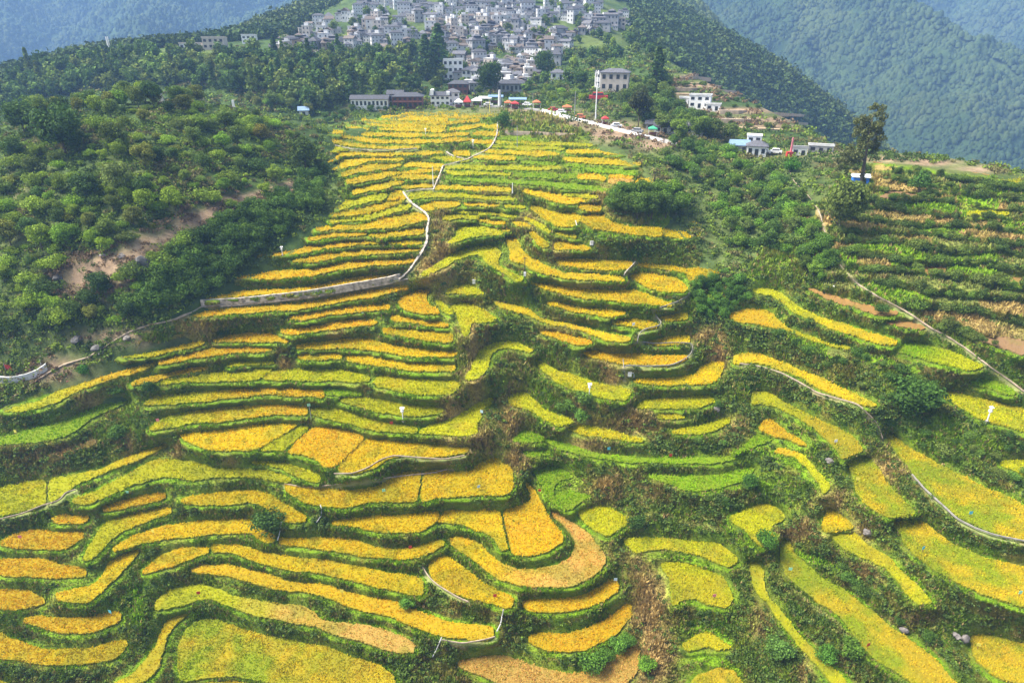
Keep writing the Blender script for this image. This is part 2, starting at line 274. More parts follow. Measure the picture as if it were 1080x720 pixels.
Y|F5|P|640,390 670,280 700,255 740,300 800,340 840,400 730,415 680,420|small pointed plot right of the dry grass knot
L|F5|P|690,435 740,415 840,415 900,470 960,520 1080,590 1160,680 1260,770 1340,860 1320,875 1255,872 1180,810 1120,720 1060,650 1000,622 900,580 800,530 740,490|slim descending plot below the small pointed plot
L|F5|P|45,330 120,300 240,240 330,245 400,300 420,335 330,370 310,420 355,465 320,490 270,510 220,480 170,410 100,370|crooked square plot under a dark scrubby bank
O|D5|P|300,300 330,255 370,245 430,290 480,330 560,375 610,410 570,405 480,370 400,355 340,320|small tapering wedge under the great right-hand ribbon
O>L|D5|P|395,460 420,430 500,440 590,480 650,540 700,600 750,660 745,690 720,715 690,660 640,600 600,540 550,490 480,470|curved ribbon falling toward the dry grass knot
M|G5|P|280,-210 320,-190 345,-130 420,-40 470,5 560,70 700,150 800,230 900,310 1000,390 1080,440 1240,560 1380,720 1400,760 1160,760 1080,700 960,620 860,560 780,490 750,440 690,350 600,260 500,200 400,120 330,60 290,0 260,-60 255,-150|broad descending plot with a red board, at the bottom right
L|G5|P|60,-60 100,-70 150,-20 150,80 170,150 240,230 310,320 400,430 500,540 600,620 690,720 720,760 630,760 500,610 420,520 340,430 270,340 210,250 170,190 130,170 90,90 70,0|narrow ribbon falling along a scrubby bank to the bottom edge
M>P|G6|P|630,400 760,410 900,450 1100,500 1100,730 880,705 760,660 690,600 640,520 630,470|lower right corner plot, yellow board at a rock
L|D6|P|560,80 620,70 780,110 900,130 1080,180 1200,220 1200,350 1080,320 900,270 780,230 640,140 580,110|pale plot with a white insect lamp, right of the dark round tree
G|C6|P|740,480 840,470 940,505 1030,555 1020,570 930,555 840,520 760,500|small sliver below the bend of the hillside dirt path
G>L|C6|P|265,290 310,240 400,245 520,270 640,310 760,360 830,385 800,405 720,412 600,385 480,350 360,320|plot by the hillside path
L>Y|C5|P|205,90 250,75 340,90 420,130 480,190 580,240 700,280 840,325 980,370 1120,405 1115,430 1070,440 960,412 840,375 700,330 560,275 460,220 400,170 330,130 260,110|long diagonal plot, highest of the right-hand slope
O>L|C5|P|50,260 80,235 190,205 270,215 340,245 360,280 430,330 540,375 640,410 700,435 820,452 810,460 700,445 600,415 500,375 400,340 300,315 200,300 120,290|tadpole-shaped plot beside the dense thicket
Y|C5|P|80,550 85,505 180,488 265,490 320,520 420,555 520,600 620,640 720,685 840,740 990,812 970,830 900,812 800,785 680,735 560,670 460,620 350,575 240,550 150,548|long diagonal ribbon with a footpath along its lower edge
D|C5|P|550,75 600,85 700,120 800,150 900,175 1000,200 1080,215 1130,220 1120,240 1040,245 940,225 840,190 740,165 640,125|bare strip with a white bird-like lamp beside the hillside path
D|C6|P|195,105 300,95 400,120 460,150 420,158 320,140|short bare strip cut off by the hillside path
B|C6|P|740,170 880,200 1000,210 1100,220 1100,320 1000,290 900,260 800,215|dug over field right of the hillside path
L|D6|S|935,515,530 1000,505,565 1100,505,600|small plot cut by the right border above the huge plot
D|H6|P|110,112 200,108 350,116 450,128 600,146 760,168 860,192 850,212 700,200 520,178 380,146 200,136|dry field along the crest of the right-hand ridge
L|H6|S|930,225,240 1000,205,260 1100,210,275|plot at the right end of the ridge crest
B|H6|S|170,330,345 260,300,350 420,330,350|pale fallow patch on the upper right slope
D|H5|S|240,104,120 330,90,120 430,92,115|dry patch below the red statue
D|H5|S|380,80,95 500,66,95 620,66,95|dry patch on the ridge left of the tall tree
B|H5|P|110,220 200,210 300,240 360,265 250,270 150,255|tan threshing patch at the head of the hillside path
B|H5|P|230,385 340,385 420,420 480,470 440,475 340,430|red earth patch left of the hillside path
L|H6|S|720,440,455 850,425,455 980,432,455|thin strip between hedges on the right-hand slope
D|I6|S|430,195,215 500,180,228 580,185,220|little bare strip between two hedges of the right-hand slope
D|I6|S|930,262,280 1010,252,292 1100,250,302|bare strip near the right border above the hedges
"""
# ---------------------------------------------------------------- terrain: surveyed heights, thin plate spline
SURVEY = [(540,720,78),(540,600,97),(540,480,119.5),(540,360,146),(540,240,183),(540,180,222),(540,120,312),
 (100,720,78),(100,600,97),(100,500,118),(100,430,132),(60,400,138),(300,600,97),(300,400,138),(320,480,119.5),
 (150,300,149),(150,240,158),(150,180,181),(150,130,211),(190,106,240),(300,150,235),(330,190,217),(250,110,253),
 (60,120,234),(0,200,181),(0,300,152),(250,260,169),(200,320,156),(330,300,163),(370,200,204),(400,130,285),(440,160,243),
 (300,92,350),(200,82,370),(100,72,400),(0,92,400),(400,104,345),
 (480,92,400),(480,50,470),(480,0,560),(330,40,480),(220,45,520),(150,60,520),(50,70,500),(600,60,450),(620,20,520),(400,20,520),
 (700,150,247),(600,120,298),(650,95,345),(720,120,310),(790,160,256),(850,132,300),(800,110,330),(740,85,370),(690,60,430),
 (700,15,650),(780,50,620),(850,95,600),(930,160,560),
 (1000,600,91),(1000,720,76.5),(1000,500,108),(1000,420,126),(1000,300,152),(1000,220,181),(1000,169,212),(1080,184,203),(940,161,226),(1040,176,207),(900,160,240),
 (900,300,152),(900,400,130),(850,500,108),(850,600,92),(700,720,79),(700,600,100),(700,480,126),(740,360,153),(780,260,189),
 (760,200,217),(850,220,185),(680,215,190),(640,320,156),(620,420,132)]
WORLD_PTS = [(0,30,-118),(0,0,-126),(0,-40,-132),(-100,20,-118),(100,20,-120),(-200,0,-115),(200,0,-115),
 (-200,100,-92),(-230,190,-42),(210,100,-76),(240,170,-34),(-90,300,-44),(-160,300,-46),(-60,335,-38),(-260,330,-55),
 (165,245,-52),(195,300,-110),(260,260,-90),(300,400,-150),(400,600,-220),(600,1000,-270),(250,520,-120),(330,800,-120),
 (0,850,62),(0,1100,120),(-180,820,20),(-300,700,-40),(-420,520,-75),(-500,900,-140),(-260,950,-60),(180,950,60),(-800,700,-150),(800,700,-260),
 (-900,200,-60),(900,200,-200),(450,200,-60),(-450,200,-30),(500,-100,-120),(-500,-100,-120),(-900,1500,-150),(900,1500,-280),(0,1600,40)]
def _ctrl():
    P = []
    for u, v, Y in SURVEY:
        a, dy, dz = ray(u, v); t = Y / dy
        P.append((t * a, Y, t * dz))
    return np.array(P + [tuple(map(float, p)) for p in WORLD_PTS])
_C = _ctrl()
def _tps_k(r2): return 0.5 * r2 * np.log(r2 + 1e-9)
def _tps_fit(C, lam=30.0):
    n = len(C); S = C[:, :2] / 100.0
    K = _tps_k(((S[:, None] - S[None]) ** 2).sum(-1)) + np.eye(n) * lam * 1e-3
    Pm = np.c_[np.ones(n), S]
    A = np.block([[K, Pm], [Pm.T, np.zeros((3, 3))]])
    return np.linalg.solve(A, np.r_[C[:, 2], 0, 0, 0]), S
_W, _S = _tps_fit(_C)
def tps(x, y):
    x = np.asarray(x, float); sh = x.shape
    q = np.c_[x.ravel(), np.asarray(y, float).ravel()] / 100.0
    out = np.empty(len(q))
    for i in range(0, len(q), 40000):
        p = q[i:i + 40000]
        r2 = ((p[:, None, :] - _S[None]) ** 2).sum(-1)
        out[i:i + 40000] = _tps_k(r2) @ _W[:-3] + _W[-3] + p @ _W[-2:]
    return out.reshape(sh)
# lookup table near the site (2.5 m)
GX0, GY0, GS = -420.0, -60.0, 2.5
_gx = np.arange(GX0, 421, GS); _gy = np.arange(GY0, 760, GS)
_GH = tps(*np.meshgrid(_gx, _gy))
def hnear(x, y):
    fx = np.clip((np.asarray(x, float) - GX0) / GS, 0, len(_gx) - 1.001); fy = np.clip((np.asarray(y, float) - GY0) / GS, 0, len(_gy) - 1.001)
    i = fx.astype(int); j = fy.astype(int); a = fx - i; b = fy - j
    return (_GH[j, i] * (1 - a) + _GH[j, i + 1] * a) * (1 - b) + (_GH[j + 1, i] * (1 - a) + _GH[j + 1, i + 1] * a) * b

# far mountains: ridge lines (x, y, z relative to the drone), flanks falling away with gullies
RIDGES = [
 [(-3600,2700,420),(-2400,2900,520),(-1200,2700,430),(-200,2900,560),(900,2800,520),(2000,2900,620),(3400,2600,560)],
 [(-2300,2800,430),(-1900,2000,170),(-1450,1400,-40)],
 [(-900,2700,380),(-820,1900,130),(-700,1350,-60)],
 [(-1500,2700,420),(-1350,2100,210),(-1150,1500,-20)],
 [(-300,2700,420),(-250,1900,200),(-120,1300,140)],
 [(420,2500,380),(560,1700,190),(660,1340,40),(705,1220,-8),(800,1080,-120),(905,930,-230)],
 [(1500,2700,520),(1500,2000,230),(1420,1500,-10),(1380,1200,-150)],
 [(2300,2700,560),(2150,1900,260),(2000,1400,20)],
]
def mountains(x, y):
    x = np.asarray(x, float); y = np.asarray(y, float)
    z = np.full(x.shape, -1e3)
    for k, R in enumerate(RIDGES):
        for (x0, y0, z0), (x1, y1, z1) in zip(R[:-1], R[1:]):
            dx, dy = x1 - x0, y1 - y0; L2 = dx * dx + dy * dy
            s = np.clip(((x - x0) * dx + (y - y0) * dy) / L2, 0, 1)
            px, py = x0 + s * dx, y0 + s * dy
            d = np.hypot(x - px, y - py)
            al = s * math.sqrt(L2) / 130.0 + k * 7.7 + R.index((x0, y0, z0)) * 5.0
            side = np.where((x - x0) * dy - (y - y0) * dx > 0, 0.0, 31.0)
            gul = vnoise(al + side + d / 420.0, d / 260.0 + side)           # gullies run down the flank
            sl = 0.62 + 0.10 * (vnoise(al * 0.3, side + 0.5) - 0.5)
            zz = z0 + s * (z1 - z0) - sl * d * (0.74 + 0.58 * gul)
            z = np.maximum(z, zz)
    z = z + 46 * (fbm(x / 190.0, y / 190.0, 4) - 0.5) + 58 * (.5 - np.abs(2 * fbm(x / 110.0 + 31, y / 110.0, 3) - 1))
    return z
def height(x, y):
    """bare terrain, absolute z"""
    x = np.asarray(x, float); y = np.asarray(y, float)
    z = tps(x, y)
    r = np.hypot(x, y)
    m = mountains(x, y)
    k = smooth(r, 560, 900)
    zz = np.where(r > 560, np.maximum(z, m - (1 - k) * 400), z)
    zz = zz + smooth(r, 380, 800) * 10 * (fbm(x / 60.0, y / 60.0, 3) - 0.5)
    return zz + CZ

# ---------------------------------------------------------------- terraces: level every plot, keep the banks between them
U0, U1, V0, V1, DS = -200, 1280, 104, 880, 2
GU = np.arange(U0, U1 + 1, DS); GV = np.arange(V0, V1 + 1, DS)
NU, NV = len(GU), len(GV)
UU, VV = np.meshgrid(GU.astype(float), GV.astype(float))

def parse_plots():
    out = []
    for line in PLOTS.strip().splitlines():
        c, tile, kind, co, lab = line.split('|')
        ox, oy = TILES[tile]
        pts = [tuple(float(q) for q in w.split(',')) for w in co.split()]
        if kind == 'S':
            poly = [(x, t) for x, t, b in pts] + [(x, b) for x, t, b in reversed(pts)]
        else:
            poly = pts
        poly = np.array([(ox + x / 6.0, oy + y / 6.0) for x, y in poly])
        out.append((c, poly, lab, kind))
    return out

def inside(poly, U, V):
    r = np.zeros(U.shape, bool)
    x, y = poly[:, 0], poly[:, 1]; j = len(poly) - 1
    for i in range(len(poly)):
        c = ((y[i] > V) != (y[j] > V))
        if y[j] != y[i]:
            r ^= c & (U < (x[j] - x[i]) * (V - y[i]) / (y[j] - y[i]) + x[i])
        j = i
    return r

def round_outline(poly, n=2):
    """Chaikin corner cutting, so field edges curve"""
    P = poly
    for _ in range(n):
        Q = np.roll(P, -1, 0)
        P = np.stack([0.82 * P + 0.18 * Q, 0.18 * P + 0.82 * Q], 1).reshape(-1, 2)
    # the crop leans a little over its edge
    d = np.roll(P, -1, 0) - np.roll(P, 1, 0); d /= np.linalg.norm(d, axis=1, keepdims=True) + 1e-9
    ar = np.dot(P[:, 0], np.roll(P[:, 1], -1)) - np.dot(P[:, 1], np.roll(P[:, 0], -1))
    n = np.stack([d[:, 1], -d[:, 0]], 1) * (1 if ar > 0 else -1)
    ph = np.random.default_rng(len(P) + int(abs(P[0, 0]) * 7)).random() * 6.28; s = np.cumsum(np.linalg.norm(np.roll(P, -1, 0) - P, axis=1))
    return P + n * (.45 + .45 * np.sin(s / 7.0 + ph) + .35 * np.sin(s / 3.1 + 2 * ph))[:, None]

RAW = parse_plots()
FIELDS = [(c, round_outline(p, 2), lab) for c, p, lab, k in RAW]
OWN = np.full((NV, NU), -1, int)
for i, (c, p, lab) in enumerate(FIELDS):
    lo = p.min(0) - 2; hi = p.max(0) + 2
    m = (UU >= lo[0]) & (UU <= hi[0]) & (VV >= lo[1]) & (VV <= hi[1])
    if not m.any(): continue
    ins = np.zeros_like(m); ins[m] = inside(p, UU[m], VV[m])
    OWN[ins] = i

# first sight of the bare terrain along every survey ray (4 m marching, refined)
def first_hit(U, V):
    a, dy, dz = ray(U, V)
    ts = np.geomspace(62, 760, 420)
    hit = np.full(U.shape, 760.0); prev = None; done = np.zeros(U.shape, bool)
    for k, t in enumerate(ts):
        g = t * dz - hnear(t * a, t * dy)
        if prev is not None:
            c = (~done) & (g <= 0)
            f = prev / np.maximum(prev - g, 1e-9)
            hit[c] = (ts[k - 1] + f * (t - ts[k - 1]))[c]; done |= c
        prev = g
    return hit
_u4 = np.arange(U0, U1 + 1, 4); _v4 = np.arange(V0, V1 + 4, 4)
_h4 = first_hit(*np.meshgrid(_u4.astype(float), _v4.astype(float)))
def bil(A, fu, fv):
    fu = np.clip(fu, 0, A.shape[1] - 1.001); fv = np.clip(fv, 0, A.shape[0] - 1.001)
    i = fu.astype(int); j = fv.astype(int); a = fu - i; b = fv - j
    return (A[j, i] * (1 - a) + A[j, i + 1] * a) * (1 - b) + (A[j + 1, i] * (1 - a) + A[j + 1, i + 1] * a) * b
T0 = bil(_h4, (UU - U0) / 4.0, (VV - V0) / 4.0)

ZONE = np.array([(-215,560),(-100,482),(0,425),(110,378),(196,322),(300,262),(350,215),(352,180),(336,150),(345,128),(440,113),(560,112),(590,120),(650,150),(690,182),
 (716,232),(770,300),(800,262),(850,225),(880,188),(905,166),(930,167),(965,168),(1000,172),(1035,177),(1070,186),(1090,190),(1175,222),(1295,262),(1295,895),(-215,895)], float)
INZ = inside(ZONE, UU, VV)
LEDGE = np.full((NV, NU), -1, int); LKIND = []
for _line in LEDGES.strip().splitlines():
    _t, _co, _k = _line.split('|'); _ox, _oy = TILES[_t]; _p = [tuple(float(q) for q in w.split(',')) for w in _co.split()]
    _poly = round_outline(np.array([(_ox + x / 6, _oy + a / 6) for x, a, b in _p] + [(_ox + x / 6, _oy + (b + .35 * (b - a)) / 6) for x, a, b in reversed(_p)]))
    LEDGE[inside(_poly, UU, VV) & (OWN < 0)] = len(LKIND); LKIND.append(_k)
def hedge_v(k, u):
    a, b = HEDGES[k]; return a + (b - a) * (u - 900) / 180 + 2.2 * np.sin(u / 23.0 + k * 2.1)
_rl = np.random.default_rng(12)
for _k in range(len(HEDGES) - 1):
    _u = 868.0
    while _u < 1150:
        _w = _rl.uniform(30, 80); _x = np.linspace(_u, _u + _w, 8); _u += _w + (_rl.uniform(0, 14) if _rl.random() < .5 else 0)
        _t = hedge_v(_k, _x) + 1.2; _b = hedge_v(_k, _x) + .62 * (hedge_v(_k + 1, _x) - hedge_v(_k, _x))
        _poly = np.array(list(zip(_x, _t)) + list(zip(_x[::-1], _b[::-1])))
        LEDGE[inside(_poly, UU, VV) & (OWN < 0)] = len(LKIND); LKIND.append(_rl.choice(['dry', 'olive', 'olive', 'olive', 'lush', 'lush', 'dry']))
def edge_dist(mask, n=40):
    """chamfer distance (in survey grid cells) from the mask, capped at n"""
    d = np.where(mask, 0.0, float(n))
    for _ in range(n):
        e = d.copy()
        e[1:] = np.minimum(e[1:], d[:-1] + 1); e[:-1] = np.minimum(e[:-1], d[1:] + 1)
        e[:, 1:] = np.minimum(e[:, 1:], d[:, :-1] + 1); e[:, :-1] = np.minimum(e[:, :-1], d[:, 1:] + 1)
        e[1:, 1:] = np.minimum(e[1:, 1:], d[:-1, :-1] + 1.41); e[:-1, :-1] = np.minimum(e[:-1, :-1], d[1:, 1:] + 1.41)
        e[1:, :-1] = np.minimum(e[1:, :-1], d[:-1, 1:] + 1.41); e[:-1, 1:] = np.minimum(e[:-1, 1:], d[1:, :-1] + 1.41)
        if np.allclose(e, d): break
        d = e
    return d
def nearest_plot(own, n=30):
    d = np.where(own >= 0, 0.0, float(n)); w = own.copy()
    sh = [((1, 0), 1), ((-1, 0), 1), ((0, 1), 1), ((0, -1), 1), ((1, 1), 1.41), ((1, -1), 1.41), ((-1, 1), 1.41), ((-1, -1), 1.41)]
    for _ in range(n):
        ch = False
        for (a, b), c in sh:
            src = (slice(max(-a, 0), NV - max(a, 0)), slice(max(-b, 0), NU - max(b, 0))); dst = (slice(max(a, 0), NV + min(a, 0)), slice(max(b, 0), NU + min(b, 0)))
            q = d[src] + c; m = q < d[dst] - 1e-6
            if m.any():
                ch = True; d[dst] = np.where(m, q, d[dst]); w[dst] = np.where(m, w[src], w[dst])
        if not ch: break
    return d, w
DZ_IN = edge_dist(~INZ, 40)          # cells from the rim of the terraced zone

def level_terraces(OWN, iters=700):
    A_, DY, DZ = ray(UU, VV)
    z0 = T0 * DZ
    same_v = (OWN[1:] == OWN[:-1]) & (OWN[1:] >= 0)
    same_u = (OWN[:, 1:] == OWN[:, :-1]) & (OWN[:, 1:] >= 0)
    Wv = np.where(same_v, 6.0, 0.0); Wu = np.where(same_u, 6.0, 0.0)
    Sv = np.where(same_v, 0.0, 0.02); Su = np.where(same_u, 0.0, 0.02)
    Pw = np.where(DZ_IN > 12, 1.5e-4, np.where(DZ_IN > 0, 6e-3, 0.5)) * (150.0 / T0) ** 2
    rv = z0[1:] - z0[:-1]; ru = z0[:, 1:] - z0[:, :-1]
    def op(e):
        ez = e * DZ
        gv = Wv * (ez[1:] - ez[:-1]); gu = Wu * (ez[:, 1:] - ez[:, :-1])
        out = Pw * e
        o = np.zeros_like(e); o[1:] += gv; o[:-1] -= gv; o[:, 1:] += gu; o[:, :-1] -= gu
        out += o * DZ
        sv = Sv * (e[1:] - e[:-1]); su = Su * (e[:, 1:] - e[:, :-1])
        out[1:] += sv; out[:-1] -= sv; out[:, 1:] += su; out[:, :-1] -= su
        return out
    o = np.zeros_like(T0); gv = Wv * rv; gu = Wu * ru
    o[1:] += gv; o[:-1] -= gv; o[:, 1:] += gu; o[:, :-1] -= gu
    b = -o * DZ
    dg = Pw.copy()
    dd = np.zeros_like(T0); dd[1:] += Wv; dd[:-1] += Wv; dd[:, 1:] += Wu; dd[:, :-1] += Wu
    dg += dd * DZ ** 2
    dd = np.zeros_like(T0); dd[1:] += Sv; dd[:-1] += Sv; dd[:, 1:] += Su; dd[:, :-1] += Su
    dg += dd
    x = np.zeros_like(T0); r = b - op(x); zc = r / dg; p = zc.copy(); rz = (r * zc).sum()
    for k in range(iters):
        Ap = op(p); al = rz / (p * Ap).sum()
        x += al * p; r -= al * Ap
        zc = r / dg; rz2 = (r * zc).sum(); p = zc + rz2 / rz * p; rz = rz2
    return T0 + x
TD = level_terraces(OWN, 350)
PLOTDIST, NEAR = nearest_plot(OWN)
def plot_levels(TD):
    Z = TD * ray(UU, VV)[2]; m = OWN >= 0
    s = np.bincount(OWN[m], Z[m], len(FIELDS)); c = np.bincount(OWN[m], minlength=len(FIELDS))
    return s / np.maximum(c, 1), Z
_pl, _Z = plot_levels(TD)
METRE = 1.25 * DS * TD / FPX                       # metres per survey cell
_up = (NEAR >= 0) & (_pl[NEAR] > _Z - .15)         # the nearest plot lies above: this is its bund, then the riser
OWNB = np.where((OWN < 0) & _up & (PLOTDIST * METRE < 1.15) & (PLOTDIST < 4.5), NEAR, OWN)
OWNB = np.where((OWNB < 0) & (LEDGE >= 0), 1000 + LEDGE, OWNB)
TD = level_terraces(OWNB, 700)
LEDGEM = (LEDGE >= 0).astype(float); _lk = np.array([{'dry': 0, 'lush': 1, 'olive': 2}[k] for k in LKIND] + [9])[LEDGE]
_pl, _Z = plot_levels(TD)
ABOVE = np.where(NEAR >= 0, _pl[NEAR] - _Z, 0.0)   # how far below (+) or above (-) its nearest plot a bank lies
DISTM = PLOTDIST * 1.25 * DS * TD / FPX
SMP = lambda u, v: bil(TD, (np.asarray(u, float) - U0) / DS, (np.asarray(v, float) - V0) / DS)
def surf(u, v):
    """point of the terraced ground seen at a photograph coordinate"""
    a, dy, dz = ray(u, v); t = SMP(u, v)
    return t * a, t * dy, t * dz + CZ
# ---------------------------------------------------------------- helpers
def mesh_np(name, V, faces, col=None, mats=(), midx=None, smooth_=False):
    me = bpy.data.meshes.new(name)
    V = np.ascontiguousarray(V, dtype=np.float32)
    faces = [np.asarray(f, dtype=np.int32) for f in faces if len(f)]
    lt = np.concatenate([np.full(len(f), f.shape[1], np.int32) for f in faces])
    li = np.concatenate([f.ravel() for f in faces])
    me.vertices.add(len(V)); me.vertices.foreach_set('co', V.ravel())
    me.loops.add(len(li)); me.loops.foreach_set('vertex_index', li)
    me.polygons.add(len(lt))
    ls = np.concatenate([[0], np.cumsum(lt)[:-1]]).astype(np.int32)
    me.polygons.foreach_set('loop_start', ls)
    try: me.polygons.foreach_set('loop_total', lt)
    except Exception: pass
    if midx is not None: me.polygons.foreach_set('material_index', np.asarray(midx, np.int32))
    me.polygons.foreach_set('use_smooth', np.full(len(lt), bool(smooth_)))
    if col is not None:
        at = me.color_attributes.new('Col', 'FLOAT_COLOR', 'POINT')
        c = np.ones((len(V), 4), np.float32); c[:, :3] = col
        at.data.foreach_set('color', c.ravel())
    for m in mats: me.materials.append(m)
    me.update(calc_edges=True)
    return me
def link(name, me, parent=None):
    o = bpy.data.objects.new(name, me); COL.objects.link(o)
    if parent is not None: o.parent = parent
    return o
def tag(o, label=None, cat=None, group=None, kind=None):
    if label: o['label'] = label
    if cat: o['category'] = cat
    if group: o['group'] = group
    if kind: o['kind'] = kind
    return o
def empty(name, loc, rz=0.0):
    o = bpy.data.objects.new(name, None); COL.objects.link(o)
    o.location = loc; o.rotation_euler = (0, 0, rz); o.empty_display_size = 0.5
    return o
class MB:
    """collects boxes, tubes and prisms into one mesh"""
    def __init__(s): s.v = []; s.f = []; s.m = []
    def poly(s, pts, faces, m=0):
        o = len(s.v); s.v += [tuple(p) for p in pts]
        for f in faces: s.f.append([o + i for i in f]); s.m.append(m)
    def box(s, c, d, rz=0.0, m=0, taper=1.0):
        x, y, z = d[0] / 2, d[1] / 2, d[2] / 2; ca, sa = math.cos(rz), math.sin(rz); P = []
        for k, sz in enumerate((-1, 1)):
            q = taper if k else 1.0
            for sx, sy in ((-1, -1), (1, -1), (1, 1), (-1, 1)):
                a, b = sx * x * q, sy * y * q
                P.append((c[0] + a * ca - b * sa, c[1] + a * sa + b * ca, c[2] + sz * z))
        s.poly(P, [(0, 3, 2, 1), (4, 5, 6, 7), (0, 1, 5, 4), (1, 2, 6, 5), (2, 3, 7, 6), (3, 0, 4, 7)], m)
    def tube(s, pts, rad, n=6, m=0):
        pts = [Vector(p) for p in pts]; R = rad if hasattr(rad, '__len__') else [rad] * len(pts)
        o = len(s.v)
        for i, p in enumerate(pts):
            d = (pts[min(i + 1, len(pts) - 1)] - pts[max(i - 1, 0)]).normalized()
            a = d.orthogonal().normalized() if abs(d.z) < 0.9 else (Vector((1, 0, 0)) - d * d.x).normalized()
            b = d.cross(a)
            for k in range(n):
                t = 2 * math.pi * k / n
                s.v.append(tuple(p + (a * math.cos(t) + b * math.sin(t)) * R[i]))
        for i in range(len(pts) - 1):
            for k in range(n):
                k2 = (k + 1) % n
                s.f.append([o + i * n + k, o + i * n + k2, o + (i + 1) * n + k2, o + (i + 1) * n + k]); s.m.append(m)
        s.f.append([o + k for k in range(n)][::-1]); s.m.append(m)
        e = o + (len(pts) - 1) * n
        s.f.append([e + k for k in range(n)]); s.m.append(m)
    def mesh(s, name, mats, smooth_=False):
        me = bpy.data.meshes.new(name); me.from_pydata(s.v, [], s.f)
        for m in mats: me.materials.append(m)
        me.polygons.foreach_set('material_index', s.m)
        me.polygons.foreach_set('use_smooth', [smooth_] * len(s.f)); me.update()
        return me
    def build(s, name, mats, parent=None, smooth_=False):
        return link(name, s.mesh(name, mats if isinstance(mats, (list, tuple)) else [mats], smooth_), parent)

# ---------------------------------------------------------------- materials
def nodes(name):
    m = bpy.data.materials.new(name); m.use_nodes = True
    return m, m.node_tree.nodes, m.node_tree.links, m.node_tree.nodes['Principled BSDF']
def plain(name, c, rough=0.7, var=0.18, scale=1.5, metal=0.0):
    m, N, L, B = nodes(name)
    n = N.new('ShaderNodeTexNoise'); n.inputs['Scale'].default_value = scale; n.inputs['Detail'].default_value = 5
    tc = N.new('ShaderNodeTexCoord'); L.new(tc.outputs['Object'], n.inputs['Vector'])
    mr = N.new('ShaderNodeMapRange'); mr.inputs['From Min'].default_value = .3; mr.inputs['From Max'].default_value = .7
    mr.inputs['To Min'].default_value = 1 - var; mr.inputs['To Max'].default_value = 1 + var
    L.new(n.outputs['Fac'], mr.inputs['Value'])
    mx = N.new('ShaderNodeVectorMath'); mx.operation = 'SCALE'; mx.inputs[0].default_value = c
    L.new(mr.outputs['Result'], mx.inputs['Scale']); L.new(mx.outputs['Vector'], B.inputs['Base Color'])
    B.inputs['Roughness'].default_value = rough; B.inputs['Metallic'].default_value = metal
    return m
def attr_mat(name, rough=0.8, var=0.3, scale=0.8, bump=0.4, bdist=0.3, spec=0.05, fine=6.0):
    m, N, L, B = nodes(name)
    at = N.new('ShaderNodeAttribute'); at.attribute_name = 'Col'
    tc = N.new('ShaderNodeNewGeometry')
    n = N.new('ShaderNodeTexNoise'); n.inputs['Scale'].default_value = scale; n.inputs['Detail'].default_value = 8; n.inputs['Roughness'].default_value = .7
    L.new(tc.outputs['Position'], n.inputs['Vector'])
    mr = N.new('ShaderNodeMapRange'); mr.inputs['From Min'].default_value = .3; mr.inputs['From Max'].default_value = .7
    mr.inputs['To Min'].default_value = 1 - var; mr.inputs['To Max'].default_value = 1 + var
    L.new(n.outputs['Fac'], mr.inputs['Value'])
    mx = N.new('ShaderNodeVectorMath'); mx.operation = 'SCALE'
    L.new(at.outputs['Color'], mx.inputs[0]); L.new(mr.outputs['Result'], mx.inputs['Scale'])
    nf = N.new('ShaderNodeTexNoise'); nf.inputs['Scale'].default_value = .055; nf.inputs['Detail'].default_value = 9; nf.inputs['Roughness'].default_value = .75
    L.new(tc.outputs['Position'], nf.inputs['Vector'])
    mf = N.new('ShaderNodeMapRange'); mf.inputs['From Min'].default_value = .3; mf.inputs['From Max'].default_value = .7; mf.inputs['To Min'].default_value = .62; mf.inputs['To Max'].default_value = 1.38
    L.new(nf.outputs['Fac'], mf.inputs['Value'])
    mz = N.new('ShaderNodeVectorMath'); mz.operation = 'SCALE'; L.new(mx.outputs['Vector'], mz.inputs[0]); L.new(mf.outputs['Result'], mz.inputs['Scale'])
    L.new(mz.outputs['Vector'], B.inputs['Base Color'])
    B.inputs['Roughness'].default_value = rough; B.inputs['Specular IOR Level'].default_value = spec
    if bump:
        n2 = N.new('ShaderNodeTexNoise'); n2.inputs['Scale'].default_value = fine * scale; n2.inputs['Detail'].default_value = 6
        L.new(tc.outputs['Position'], n2.inputs['Vector'])
        b = N.new('ShaderNodeBump'); b.inputs['Strength'].default_value = bump; b.inputs['Distance'].default_value = bdist
        L.new(n2.outputs['Fac'], b.inputs['Height']); L.new(b.outputs['Normal'], B.inputs['Normal'])
    return m
